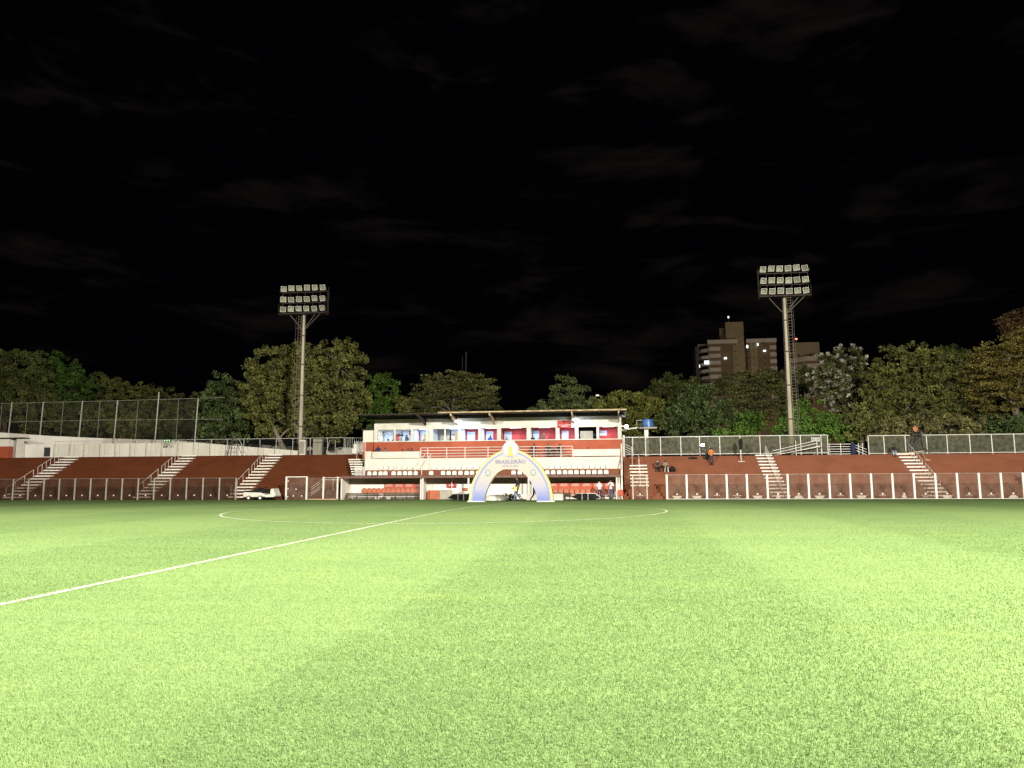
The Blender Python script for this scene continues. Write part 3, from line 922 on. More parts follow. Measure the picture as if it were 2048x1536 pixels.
bench(-24.6, -21.5, 'dark slatted bench at the left end of the left dugout')
bench(-21.1, -17.75, 'dark slatted bench at the right end of the left dugout')
bench(-7.2, -4.2, 'dark slatted bench at the left of the right dugout')
# things in the passage between the dugouts
sgn = thing('sign', (-15.1, 68.7, 1.1), 'small red sign with white letters hanging between the dugouts', 'sign')
box(-15.55, -14.65, 68.70, 68.76, 1.10, 1.52).build('sign_board', M_['sign_red'], sgn, bevel=0.008)
box(-15.33, -14.87, 68.69, 68.699, 1.24, 1.36).build('lettering', M_['arch_white'], sgn)
MB().tube([(-14.98, 68.3, 0.05), (-14.98, 68.3, 1.98)], 0.04).build('pole', M_['white'], sgn)
cb = thing('cabinet', (-16.3, 68.4, 0), 'low brown and grey cabinet against the passage wall', 'cabinet')
box(-17.2, -16.1, 68.2, 68.85, 0.05, 0.86).build('brown_door', M_['seat_red'], cb, bevel=0.01)
box(-16.09, -15.05, 68.25, 68.85, 0.05, 0.90).build('grey_door', M_['concrete'], cb, bevel=0.01)
tb = thing('table', (-13.4, 67.3, 0), 'small white-legged table beside the left black cover', 'table')
for x in (-13.9, -13.1):
    for y in (67.0, 67.5): MB().tube([(x, y, .05), (x, y, .74)], .022).build('leg', M_['white_metal'], tb)
box(-14.0, -13.0, 66.95, 67.55, .74, .78).build('table_top', M_['white_wall'], tb)
put(MB().lathe(-13.5, 67.25, [(.2, .79), (.34, .82), (.34, 1.05), (.2, 1.08)], 14).build('red_cooler', M_['seat_red']), 'small red cooler standing on the white-legged table', 'cooler')
rc = thing('armchair', (0.2, 66.3, 0), 'red plastic chair at the right end of the right dugout', 'chair')
c_ = MB()
c_.prism([(-.22, .42), (.22, .40), (.22, .36), (-.22, .38)], 'X', -.24, .24)
c_.build('seat', M_['panel_red'], rc, local=True)
c_ = MB(); c_.prism([(.2, .38), (.26, .38), (.34, .86), (.28, .88)], 'X', -.22, .22); c_.build('backrest', M_['panel_red'], rc, local=True)
for sx_ in (-.2, .2):
    for sy_ in (-.18, .2):
        MB().bar((sx_, sy_, .045), (sx_ * .9, sy_ * .9, .39), .045).build('leg', M_['panel_red'], rc, local=True)
rc.rotation_euler = (0, 0, R(20))

# ------------------------------------------------------------------ fences on the terrace tops
def top_fence(xs, y, z0, z1, pm, gm, label, name='top_fence', bottom=True, pr=0.03, zf=None):
    root = thing(name, ((xs[0] + xs[-1]) / 2, y, z0), label, 'fence')
    for x in xs:
        MB().tube([(x, y, z0 - .12), (x, y, z1)], pr, 8).build('post', pm, root)
    for i in range(len(xs) - 1):
        box(xs[i] + .04, xs[i + 1] - .04, y - .004, y + .004, z0 + .06, z1 - .04).build('mesh_panel', gm, root)
    MB().tube([(xs[0], y, z1), (xs[-1], y, z1)], pr).build('top_rail', pm, root)
    if bottom: MB().tube([(xs[0], y, z0 + .03), (xs[-1], y, z0 + .03)], pr * .9).build('bottom_rail', pm, root)
    return root


WF = M_['white_metal']
top_fence([0.42, 1.37, 2.6, 4.03, 5.94, 7.71, 9.59, 11.48, 13.3, 15.14, 17.0, 18.85, 19.43], 75.2, 4.12, 5.82, WF, M_['mesh'],
          'white framed mesh fence on the right terrace between tank and ramp', pr=0.038)
top_fence([23.04, 24.42, 26.29, 28.15, 29.91, 31.85, 33.72, 35.61, 37.5, 39.4, 41.3], 75.2, 4.02, 5.70, WF, M_['mesh'],
          'white framed mesh fence at the far right behind the scaffold', pr=0.038)
xl = [-60.93, -59.08, -57.37, -55.46, -53.68, -51.93, -50.06, -48.28, -46.43, -44.6, -42.74, -40.93, -39.08, -37.28, -35.48, -33.66, -31.74, -29.87, -28.07]
top_fence(xl, 76.1, 4.52, 6.2, M_['fence_grey'], M_['mesh_l'], 'grey rail and mesh fence on top of the left terrace', bottom=False)
gs = thing('gate', (-26.6, 76.1, 4.5), 'pale barred gate at the right end of the left top fence', 'gate')
for i in range(11):
    MB().tube([(-27.9 + .23 * i, 76.1, 4.5), (-27.9 + .23 * i, 76.1, 6.18)], .022).build('bar', M_['fence_grey'], gs)
MB().tube([(-28.0, 76.1, 6.18), (-25.5, 76.1, 6.18)], .028).build('top_rail', M_['fence_grey'], gs)
tu = thing('turnstile', (-29.3, 76.6, 4.5), 'bent grey pipe frame behind the left top fence', 'turnstile')
MB().tube([(-30.3, 76.8, 4.5), (-29.9, 76.8, 6.0), (-29.3, 76.8, 6.0), (-29.3, 76.8, 4.5)], .03).build('frame', M_['fence_grey'], tu)
MB().tube([(-28.9, 76.8, 4.5), (-28.9, 76.8, 5.2), (-27.6, 76.8, 5.2)], .03).build('arm', M_['fence_grey'], tu)
wp = thing('notice_board', (-26.5, 75.8, 4.5), 'white slotted board leaning at the end of the left top fence', 'board')
w_ = MB(); w_.prism([(-27.1, 4.55), (-25.95, 4.55), (-25.95, 5.5), (-26.95, 5.5), (-26.95, 5.05), (-27.1, 5.0)], 'Y', 75.78, 75.84); w_.build('board', M_['white_wall'], wp)
for x, z in ((-26.75, 5.36), (-26.25, 5.36), (-26.75, 5.15), (-26.25, 5.15), (-26.5, 5.25)):
    box(x - .13, x + .13, 75.765, 75.779, z - .02, z + .02).build('slot', M_['shutter'], wp)
for x in (-27.0, -26.4): box(x - .03, x + .03, 75.7, 75.9, 4.42, 4.55).build('foot', M_['steel_dark'], wp)

# ramp and railings in the gap on the right
rm = thing('ramp', (18.5, 74.8, 3.9), 'white railed ramp climbing before the fence to the landing', 'ramp')
MB().prism([(14.4, 3.94), (18.6, 4.80), (18.6, 4.70), (14.4, 3.925)], 'Y', 74.6, 75.05).build('deck', M_['white_wall'], rm)
for k in range(2): MB().tube([(14.4, 74.98, 4.12 + .25 * k), (18.4, 74.98, 5.05 + .25 * k)], .03).build('handrail', WF, rm)
for x in (16.5, 18.4): MB().tube([(x, 74.98, 3.9), (x, 74.98, 5.3)], .03).build('post', WF, rm)
ry = thing('landing_railing', (20.8, 75.6, 3.9), 'white five-bar railing across the gap between the right fences', 'railing')
for k in range(5): MB().tube([(18.3, 75.7, 4.05 + .23 * k), (21.75, 75.7, 4.05 + .23 * k)], .03).build('rail', WF, ry)
for x in (18.3, 18.6, 19.7, 20.7, 21.75): MB().tube([(x, 75.7, 3.9), (x, 75.7, 5.05)], .032).build('post', WF, ry)
for k in range(3): MB().tube([(21.85, 75.7, 4.95 - .25 * k), (23.0, 75.7, 4.45 - .25 * k)], .028).build('rail', WF, ry)
for x in (22.3, 22.65): MB().tube([(x, 75.7, 3.9), (x, 75.7, 5.05)], .03).build('post', WF, ry)
sg = thing('sign', (18.3, 75.1, 5.2), 'pale exit sign with an arrow on the right mesh fence', 'sign')
box(17.95, 18.72, 75.12, 75.15, 5.22, 5.60).build('sign_board', M_['arch_white'], sg, bevel=.005)
a_ = MB(); a_.box(18.02, 18.14, 75.11, 75.119, 5.30, 5.52); a_.box(18.2, 18.26, 75.11, 75.119, 5.30, 5.52)
a_.prism([(18.66, 5.41), (18.52, 5.30), (18.52, 5.38), (18.36, 5.38), (18.36, 5.44), (18.52, 5.44), (18.52, 5.52)], 'Y', 75.11, 75.119)
a_.build('pictogram', M_['badge'], sg)

# ------------------------------------------------------------------ left perimeter: white wall, hut, net fence
pts = [(-78, 76.9, 7.75), (-71.3, 80, 7.55), (-68.1, 84, 7.35), (-64.4, 88, 7.25), (-58.1, 92, 7.15), (-53.5, 95, 6.95), (-46.1, 100, 6.65), (-36.4, 105, 6.4), (-24, 110, 6.2)]
pwl = thing('perimeter_wall', (-55, 94, 4.2), 'long whitewashed perimeter wall receding behind the left terrace', 'wall')
for i in range(len(pts) - 1):
    (xa_, ya_, za_), (xb_, yb_, zb_) = pts[i], pts[i + 1]
    n_ = Vector((yb_ - ya_, -(xb_ - xa_), 0)).normalized() * .12
    mb = MB()
    vs = [(xa_ - n_.x, ya_ - n_.y, 3.2), (xb_ - n_.x, yb_ - n_.y, 3.2), (xb_ + n_.x, yb_ + n_.y, 3.2), (xa_ + n_.x, ya_ + n_.y, 3.2)]
    vs += [(xa_ - n_.x, ya_ - n_.y, za_), (xb_ - n_.x, yb_ - n_.y, zb_), (xb_ + n_.x, yb_ + n_.y, zb_), (xa_ + n_.x, ya_ + n_.y, za_)]
    mb.add(vs, [(0, 1, 2, 3), (7, 6, 5, 4), (0, 4, 5, 1), (1, 5, 6, 2), (2, 6, 7, 3), (3, 7, 4, 0)])
    mb.build('wall_section', M_['white_wall'], pwl)
lw = thing('low_wall', (-55, 78, 4.4), 'lower white parapet wall behind the left top fence', 'wall')
box(-65.6, -45.0, 77.0, 77.2, 4.3, 5.95).build('wall_section', M_['white_wall'], lw)
MB().prism([(-45.0, 4.3), (-33.5, 4.3), (-33.5, 4.95), (-45.0, 5.93)], 'Y', 77.0, 77.2).build('wall_section', M_['white_wall'], lw)
hut = thing('hut', (-67, 77, 4.4), 'white and red block hut at the far left edge', 'hut')
box(-72, -67.0, 76.6, 79.5, 5.75, 7.2).build('upper_wall', M_['white_wall'], hut)
box(-72, -67.0, 76.6, 79.5, 4.2, 5.75).build('lower_wall', M_['red_wall'], hut)
box(-66.95, -66.2, 77.2, 77.4, 4.4, 6.6).build('door', M_['shutter'], hut)
box(-66.1, -65.2, 76.6, 76.68, 4.4, 6.55).build('open_door', M_['white'], hut)
box(-68.2, -65.0, 76.3, 77.3, 6.6, 6.7).build('lintel_slab', M_['dark'], hut)
box(-62.9, -62.2, 76.92, 76.99, 4.6, 5.6).build('hatch', M_['steel_dark'], hut)
es = thing('exit_sign', (-47.7, 76.0, 5.6), 'small lit green exit sign on the left white wall', 'sign')
box(-48.15, -47.25, 75.95, 76.0, 6.0, 6.26).build('sign_board', M_['green_sign'], es)
e_ = MB(); e_.prism([(-48.05, 6.05), (-48.05, 6.21), (-47.88, 6.13)], 'Y', 75.94, 75.949); e_.box(-47.75, -47.65, 75.94, 75.949, 6.06, 6.2); e_.box(-47.5, -47.4, 75.94, 75.949, 6.06, 6.2)
e_.build('arrow', mat('exit_arrow', (.7, .9, .6), .5, 0, emit=(.6, 1, .5), estr=.6), es)
box(-47.98, -47.42, 75.95, 75.99, 5.60, 5.90).build('grey_plate', M_['shutter'], es)
nf = thing('net_fence', (-64, 88.5, 4.5), 'tall thin-posted ball net fence behind the white wall', 'fence')
nx_ = [-78.4, -77.0, -74.75, -72.55, -69.74, -67.09, -64.67, -62.26, -59.47, -56.7, -54.02, -51.42]
for i, x in enumerate(nx_):
    big = i % 2 == 1
    MB().tube([(x - (.25 if big else .1), 88 + (90 - 88) * 0, 5.0), (x, 88, (12.9 if i == 9 else 12.0))], .085 if big else .05, 8).build('post', M_['grey_metal'] if big else M_['ladder'], nf)
for z, a in ((11.9, -82), (9.5, -77)):
    MB().tube([(a, 88, z), (-65, 88, z + .02), (-48, 88, z + (0.15 if z > 10 else -.1))], .03, 6).build('wire', M_['grey_metal'], nf)
netm = clear('ball_net', (0.93, 0.93, 0.92), 0.03, (0.25, 0.25, 0.2), 0.0)
for i in range(len(nx_) - 1):
    box(nx_[i] + .06, nx_[i + 1] - .06, 88.09, 88.095, 6.5, 11.88).build('net', netm, nf)

# cut trunk, box and trestle near the left mast
ct = thing('cut_trunk', (-35.3, 78, 4.4), 'leaning pale lopped tree trunk behind the left top fence', 'trunk')
MB().tube([(-35.1, 78, 4.3), (-35.5, 78, 5.2), (-36.1, 78, 6.3), (-36.75, 78, 7.55)], [.36, .30, .24, .17], 9).build('trunk', M_['bark_pale'], ct, smooth=True)
MB().tube([(-36.1, 78, 6.2), (-35.5, 78.1, 7.0), (-35.0, 78.2, 7.4)], [.14, .09, .04], 7).build('stub', M_['bark_pale'], ct, smooth=True)
eb = thing('cable_box', (-32.9, 77, 4.4), 'pale concrete cable box before the left mast', 'box')
box(-33.22, -32.56, 76.7, 77.0, 4.4, 6.05).build('box', M_['white_wall'], eb, bevel=.03)
box(-33.16, -32.62, 76.68, 76.699, 4.6, 5.9).build('box_door', M_['concrete'], eb)
put(box(-32.2, -31.2, 77.9, 78.4, 4.2, 6.2).build('grey_pillar', M_['concrete'], bevel=.03), 'dark grey concrete pillar right of the left mast', 'pillar')
tr = thing('trestle', (-39.5, 75.4, 4.4), 'dark steel A-frame step ladder on the left terrace top', 'ladder')
for x in (-40.45, -40.05):
    MB().bar((x, 75.2, 4.4), (-39.95, 75.5, 6.6), .06).build('leg', M_['steel_dark'], tr)
MB().bar((-38.45, 75.6, 4.4), (-39.35, 75.5, 6.25), .05).build('leg', M_['grey_metal'], tr)
for k in range(4):
    MB().bar((-40.25 + .06 * k, 75.3, 4.8 + .4 * k), (-39.5, 75.5, 4.8 + .4 * k), .035).build('rung', M_['steel_dark'], tr)
MB().bar((-39.5, 75.5, 4.4), (-39.5, 75.5, 6.1), .05).build('leg', M_['steel_dark'], tr)

# ------------------------------------------------------------------ floodlight masts
fl = {}


def flood_parts(par, x, y, z, yaw, tilt, bright):
    """one floodlight: open housing with a bright reflector, lens and yoke"""
    key = 'b' if bright else 'd'
    if key not in fl:
        h = MB()
        w_, hh, dp = .30, .29, .34
        # tapered housing, open to -Y
        vs = [(-w_, -.1, -hh), (w_, -.1, -hh), (w_, -.1, hh), (-w_, -.1, hh), (-w_ * .55, dp, -hh * .5), (w_ * .55, dp, -hh * .5), (w_ * .55, dp, hh * .5), (-w_ * .55, dp, hh * .5)]
        h.add(vs, [(4, 5, 6, 7), (0, 4, 5, 1), (1, 5, 6, 2), (2, 6, 7, 3), (3, 7, 4, 0)])
        h.cur = 1
        vs = [(-w_, -.1, -hh), (w_, -.1, -hh), (w_, -.1, hh), (-w_, -.1, hh)]
        vi = [(x_ * .86, -.1, z_ * .86) for x_, _, z_ in vs]
        vk = [(x_ * .45, .2, z_ * .30 - .03) for x_, _, z_ in vs]
        h.add(vs + vi + vk, [(i, (i + 1) % 4, 4 + (i + 1) % 4, 4 + i) for i in range(4)])
        h.cur = 2
        for i_, fc_ in enumerate([(i, (i + 1) % 4, 4 + (i + 1) % 4, 4 + i) for i in range(4)] + [(4, 5, 6, 7)]):
            h.cur = 2 if i_ in (0, 4) and bright else 3  # lower and back faces painted lighter as a highlight on some lamps
            h.add(vi + vk, [fc_])
        me = h.build('floodlight', [M_['grey_metal'], M_['white'], M_['alu'], M_['alu2']])
        ln_ = MB(); ln_.box(-.255, .255, -.092, -.085, -.245, .245)
        lo = ln_.build('lens', M_['lamp_glass'])
        yk = MB(); yk.bar((-.36, .1, 0), (-.36, .1, -.42), .03); yk.bar((.36, .1, 0), (.36, .1, -.42), .03); yk.bar((-.36, .1, -.42), (.36, .1, -.42), .03)
        yo = yk.build('yoke', M_['rust'])
        fl[key] = (me.data, lo.data, yo.data)
        for o_ in (me, lo, yo): bpy.data.objects.remove(o_)
    a, b, c = fl[key]
    o = bpy.data.objects.new('floodlight', a); COL.objects.link(o); o.parent = par
    g_ = ORG[par.name]
    o.location = (x - g_.x, y - g_.y, z - g_.z); o.rotation_euler = (R(tilt), 0, R(yaw))
    for nm, dd in (('lens', b), ('yoke', c)):
        q = bpy.data.objects.new(nm, dd); COL.objects.link(q); q.parent = o


def mast(x, y, zb, label, side, yaws, sp):
    hw = 2.5 * sp + .36
    root = thing('floodlight_mast', (x, y, zb), label, 'floodlight mast', 'floodlight masts behind the stand')
    zt = 20.2
    lv = [zb - .3, 8, 12, 16, zt]
    rr_ = [.24, .22, .19, .165, .14]
    MB().tube([(x, y, z) for z in lv], rr_, 14).build('pole', M_['mast'], root, smooth=True)
    for z in (7.6, 11.0, 14.4, 17.6):
        MB().tube([(x, y, z), (x, y, z + .1)], .285 - (z - 5) * .0075, 14).build('band', M_['rust'], root)
    # ladder with safety hoops
    lx = x + side * .50
    ld = MB()
    for s_ in (-.2, .2): ld.bar((lx + s_, y - .1, zb + 1.4), (lx + s_ - side * .12, y - .1, zt), .026)
    z = zb + 1.6
    while z < zt - .2:
        t_ = (z - zb) / (zt - zb)
        ld.bar((lx - .2 - side * .12 * t_, y - .1, z), (lx + .2 - side * .12 * t_, y - .1, z), .02)
        z += .3
    ldo = ld.build('ladder', M_['ladder'], root)
    hp = MB()
    z = zb + 2.6
    while z < zt:
        t_ = (z - zb) / (zt - zb); cx = lx - side * .12 * t_
        hp.tube([(cx - .28, y - .1, z), (cx - .28, y - .55, z), (cx + .28, y - .55, z), (cx + .28, y - .1, z)], .013, 5)
        hp.bar((cx, y - .1, z), (x, y, z), .025)
        z += 1.9
    for s_ in (-.28, .28): hp.bar((lx + s_, y - .55, zb + 2.6), (lx + s_ - side * .12, y - .55, zt - .5), .014)
    hp.build('safety_cage', M_['ladder'], ldo)
    MB().tube([(x - side * .34, y - .15, zb), (x - side * .24, y - .15, zt)], .04, 6).build('conduit', M_['steel_dark'], root)
    # head frame
    hf = MB()
    for z in (20.25, 21.35, 22.55): hf.bar((x - hw, y, z), (x + hw, y, z), .06)
    for k in range(7): hf.bar((x - hw + hw / 3 * k, y + .12, 20.05), (x - hw + hw / 3 * k, y + .12, 22.7), .035)
    hfo = hf.build('head_frame', M_['rust'], root)
    pl = MB(); pl.box(x - hw, x + hw, y - .75, y + .3, 20.0, 20.05)
    for k in range(11): pl.box(x - hw + hw / 5.2 * k, x - hw + hw / 5.2 * k + .06, y - .75, y + .3, 19.95, 20.0)
    pl.build('walkway', M_['rust'], hfo)
    gd = MB()
    for s_ in (-hw - .03, hw + .03):
        gd.bar((x + s_, y - .7, 20.06), (x + s_, y - .7, 21.1), .03); gd.bar((x + s_, y - .7, 21.1), (x + s_, y + .3, 21.1), .03); gd.bar((x + s_, y + .3, 20.06), (x + s_, y + .3, 23.1), .04)
    gd.build('guard', M_['rust'], hfo)
    for s_, e in ((-1.55, 18.4), (1.35, 18.6), (1.9, 18.4)):
        MB().bar((x + s_, y - .2, 20.0), (x + (.2 if s_ > 0 else -.2), y, e), .04).build('strut', M_['ladder'], root)
    zs = (20.62, 21.72, 22.95)
    for j, z in enumerate(zs):
        for k in range(6):
            xx = x - 2.5 * sp + sp * k
            flood_parts(root, xx, y - .45, z + random.uniform(-.04, .04), yaws[k] + random.uniform(-6, 6), 24 + random.uniform(-6, 8), random.random() < .62)


random.seed(5)
mast(-34.1, 79, 4.4, 'floodlight mast with unlit lamps rising by the big left tree', -1, (24, 20, 12, 4, -2, -6), .91)
mast(17.0, 79, 4.0, 'floodlight mast with unlit lamps rising before the apartment blocks', 1, (8, 2, -4, -8, -22, -28), .83)

# ------------------------------------------------------------------ water tank on its platform, led lamp
wt = thing('water_platform', (2.75, 76, 4.0), 'concrete slab on a white column carrying the blue tank', 'platform')
box(2.55, 2.93, 75.85, 76.2, 4.0, 6.66).build('column', M_['white'], wt, bevel=.01)
MB().prism([(1.9, 6.80), (3.75, 6.82), (3.75, 6.68), (3.2, 6.66), (2.2, 6.66)], 'Y', 75.4, 77.6).build('slab', M_['concrete'], wt)
MB().bar((0.35, 75.8, 6.60), (1.95, 75.9, 6.80), .12).build('arm', M_['white'], wt)
tk = thing('water_tank', (2.92, 76.6, 6.83), 'round blue plastic water tank on the concrete slab', 'tank')
MB().lathe(2.92, 76.6, [(.57, 6.83), (.55, 7.4), (.60, 7.42), (.60, 7.50), (.56, 7.52)], 24).build('body', M_['tank'], tk, smooth=False)
MB().lathe(2.92, 76.6, [(.61, 7.525), (.60, 7.60), (.35, 7.70), (.12, 7.72)], 24).build('lid', M_['tank'], tk)
pp = MB(); pp.tube([(2.3, 76.2, 7.55), (1.85, 76.2, 7.55), (1.85, 76.2, 6.9)], .028); pp.build('pipe', M_['white'], tk)
ll = thing('led_lamp', (0.8, 75, 6.87), 'glaring white lamp at the right end of the stand', 'lamp')
box(0.60, 1.0, 75.0, 75.12, 6.72, 7.02).build('housing', M_['grey_metal'], ll, bevel=.02)
MB().tube([(0.8, 74.96, 6.87), (0.8, 74.999, 6.87)], .15, 16).build('led_face', M_['led_on'], ll)
MB().bar((0.32, 74.9, 6.9), (0.62, 75.05, 6.87), .05).build('bracket', M_['grey_metal'], ll)
glow('led_light', (0.8, 74.8, 6.87), 60, (0.8, 0.9, 1.0), .15, 'POINT')

# photographer's lamp, camera stand, scaffold, sawhorse
pl_ = thing('lamp_stand', (7.85, 74.4, 3.92), 'glaring video lamp on a black tripod before the right fence', 'lamp')
for a in (0.3, 2.4, 4.5):
    MB().bar((7.85 + .42 * math.cos(a), 74.4 + .3 * math.sin(a), 3.92), (7.87, 74.4, 4.55), .04).build('leg', M_['black'], pl_)
MB().tube([(7.87, 74.4, 4.5), (7.9, 74.4, 4.85)], .03).build('pole', M_['black'], pl_)
box(7.76, 8.06, 74.38, 74.5, 4.82, 5.12).build('lamp_head', M_['steel_dark'], pl_, bevel=.01)
MB().tube([(7.91, 74.34, 4.97), (7.91, 74.379, 4.97)], .14, 16).build('lamp_face', M_['led_on'], pl_)
glow('video_light', (7.9, 74.2, 4.97), 60, (0.85, 0.93, 1.0), .15, 'POINT')
kb = thing('kit_bag', (6.9, 73.9, 3.62), 'flat black kit bag on the top step left of the lamp', 'bag')
MB().prism([(6.45, 3.63), (7.35, 3.63), (7.3, 3.78), (6.9, 3.85), (6.55, 3.78)], 'Y', 73.7, 74.05).build('bag', M_['black'], kb, bevel=.04)
kb2 = thing('backpack', (8.1, 73.2, 3.62), 'black backpack standing left of the man in orange', 'bag')
MB().prism([(7.95, 3.62), (8.3, 3.62), (8.28, 4.1), (8.2, 4.2), (8.02, 4.15)], 'Y', 73.3, 73.55).build('bag', M_['black'], kb2, bevel=.04)
cs = thing('covered_stand', (11.3, 73.9, 3.6), 'black covered head on a white pole with flat foot', 'stand')
zf = RR * 11
box(10.95, 11.55, 73.3, 73.75, zf + .01, zf + .07).build('foot', M_['white'], cs, bevel=.01)
MB().tube([(11.25, 73.5, zf + .06), (11.25, 73.5, 4.55)], .04).build('pole', M_['white'], cs)
MB().lathe(11.25, 73.5, [(.06, 4.45), (.16, 4.6), (.11, 4.75), (.19, 4.95), (.20, 5.2), (.12, 5.42), (.04, 5.5)], 10).build('cover', M_['black'], cs, smooth=True)
sc = thing('scaffold_tower', (27.0, 74.60, 3.95), 'black splayed camera scaffold with a platform before the right fence', 'scaffold')
for x0_, x1_ in ((26.1, 26.95), (28.0, 27.5)):
    for y0_, y1_ in ((74.50, 74.70), (75.90, 75.50)):
        MB().bar((x0_, y0_, 3.9), (x1_, y1_, 5.72), .06).build('leg', M_['steel_dark'], sc)
for x in (27.1, 27.35):
    MB().bar((x, 74.60, 3.9), (x, 74.75, 5.7), .04).build('ladder_rail', M_['steel_dark'], sc)
for k in range(7): MB().bar((27.1, 74.60, 4.1 + .22 * k), (27.35, 74.60, 4.1 + .22 * k), .03).build('rung', M_['steel_dark'], sc)
box(26.7, 27.75, 74.50, 75.70, 5.70, 5.78).build('platform', M_['steel_dark'], sc)
for a, b in (((26.3, 74.55, 4.4), (27.75, 74.60, 4.5)), ((26.2, 74.50, 4.1), (27.4, 74.70, 5.6))): MB().bar(a, b, .03).build('brace', M_['steel_dark'], sc)
sh = thing('sawhorse', (26.6, 74.0, 3.3), 'pale timber sawhorse at the head of the right stairs', 'sawhorse')
MB().bar((25.5, 74.7, 4.0), (27.4, 74.0, 4.18), .08).build('beam', M_['wood'], sh)
for a, b in (((27.2, 74.2, 4.12), (27.35, 73.3, 3.35)), ((26.9, 74.4, 4.1), (26.95, 74.9, 3.95)), ((25.6, 74.7, 4.0), (25.55, 74.4, 3.65)), ((25.6, 74.7, 4.0), (25.6, 75.05, 3.95))):
    MB().bar(a, b, .06).build('leg', M_['wood'], sh)
box(27.1, 27.6, 73.15, 73.4, 3.33, 3.41).build('foot_board', M_['wood'], sh)

# ------------------------------------------------------------------ far street lamp, antennas
sp = thing('street_lamp', (-2.1, 100, 6), 'thin pale lamp post above the stand roof', 'street lamp')
MB().tube([(-2.1, 100, 6), (-2.1, 100, 12.6), (-2.45, 99.8, 12.75)], .06, 6).build('pole', M_['fence_grey'], sp)
box(-2.75, -2.4, 99.7, 99.9, 12.66, 12.8).build('lamp_head', mat('street_lamp_glow', (1, 1, .9), .5, 0, emit=(1, .95, .8), estr=1.0), sp)
an = thing('antenna_mast', (-26.1, 130, 8), 'pair of thin antenna poles above the umbrella-shaped tree', 'antenna')
MB().tube([(-26.1, 130, 8), (-26.1, 130, 24.2)], .10, 6).build('pole', M_['steel_dark'], an)
MB().tube([(-26.75, 130, 8), (-26.75, 130, 23.4)], .05, 6).build('pole', M_['steel_dark'], an)
MB().bar((-26.75, 130, 20.5), (-26.1, 130, 20.5), .05).build('cross_arm', M_['steel_dark'], an)

# ------------------------------------------------------------------ apartment blocks far behind the trees
AW = mat('apartment_ochre', (0.36, 0.28, 0.17), 0.9, 0.06, 0.2)
AB = mat('apartment_brown', (0.22, 0.15, 0.09), 0.9, 0.08, 0.2)
AP = mat('apartment_pale', (0.58, 0.52, 0.45), 0.9, 0.05, 0.2)
AD = mat('dark_window', (0.015, 0.015, 0.02), 0.2, 0.0)
Q = lambda px: 34.2 + (px - 1395) * 0.208
V = lambda py: 61.2 - (py - 678) * 0.207
ap = thing('apartment_block', (50, 335, 8), 'brown and ochre apartment tower with pale balcony bands', 'building')
box(Q(1418), Q(1476), 330, 350, 8, V(686)).build('wall', AB, ap)
box(Q(1476), Q(1494), 333, 350, 8, V(690)).build('wall', AW, ap)
box(Q(1494), Q(1551), 330, 350, 8, V(686)).build('wall', AB, ap)
box(Q(1454), Q(1490), 331.5, 345, V(690), V(640)).build('core_tower', AW, ap)
box(Q(1444), Q(1453.5), 335, 345, V(690), V(649)).build('core_tower', AB, ap)
MB().prism([(Q(1395), 338), (Q(1418), 331), (Q(1418), 350), (Q(1395), 350)], 'Z', 8, V(684)).build('wall', AW, ap)
for a, b in ((1416, 1476), (1493, 1552)):
    box(Q(a), Q(b), 329.6, 331, V(686), V(678)).build('roof_band', AP, ap)
box(Q(1400), Q(1417), 336, 341, V(692), V(681)).build('roof_band', AP, ap)
box(Q(1466), Q(1481), 329.75, 331, 8, V(686.1)).build('stair_panel', AW, ap)
box(Q(1501), Q(1514), 329.75, 331, 8, V(686.1)).build('stair_panel', AW, ap)
for k in range(9):
    y0 = 686 + 14.4 * k
    for a, b in ((1418.5, 1441), (1538, 1551)):
        box(Q(a), Q(b), 329.5, 330.2, V(y0 + 14.6), V(y0 + 6.6)).build('balcony_band', AP, ap)
    MB().prism([(Q(1397), 336.5), (Q(1404), 332.5), (Q(1418.4), 329.9), (Q(1418.4), 332), (Q(1397), 338)], 'Z', V(y0 + 15), V(y0 + 9)).build('balcony', AP, ap)
    wn = MB().prism([(Q(1401), 334.6), (Q(1416), 330.9), (Q(1416), 331.4), (Q(1401), 335)], 'Z', V(y0 + 8.8), V(y0 + 2)).build('window', AD, ap)
    for x in (1471, 1507, 1527, 1496.5):
        lit = False
        box(Q(x - 1.3), Q(x + 1.3), 329.62, 330.05, V(y0 + 3.6), V(y0 + 1.6)).build('window', M_['win_on'] if lit else AD, ap)
for x0, x1, y0, y1 in ((1408, 1417.5, 721, 728.5), (1397.5, 1399.3, 729, 735), (1492.5, 1496, 691, 697), (1513.5, 1516.5, 688, 693), (1447.5, 1453, 715, 719), (1525, 1530.5, 702, 705.5)):
    box(Q(x0), Q(x1), 329.2, 329.45, V(y1), V(y0)).build('lit_window', M_['win_on'], ap)
MB().tube([(Q(1465), 338, V(640)), (Q(1465), 338, V(626))], .08, 6).build('aerial', M_['grey_metal'], ap)
box(Q(1464), Q(1467), 337.8, 338.2, V(625), V(621)).build('beacon', M_['win_on'], ap)
bp2 = thing('apartment_block', (88, 345, 8), 'second ochre apartment block right of the floodlight mast', 'building')
box(Q(1588), Q(1641), 335, 350, V(716), V(684)).build('core_tower', AW, bp2)
MB().prism([(Q(1583), 338), (Q(1612), 332), (Q(1665), 332), (Q(1665), 352), (Q(1583), 352)], 'Z', 8, V(722)).build('wall', AB, bp2)
for k in range(6):
    MB().prism([(Q(1582), 337.6), (Q(1612), 331.4), (Q(1666), 331.4), (Q(1666), 334), (Q(1612), 334), (Q(1582), 340)], 'Z', V(725 + 15 * k), V(715.5 + 15 * k)).build('balcony_band', AP, bp2)
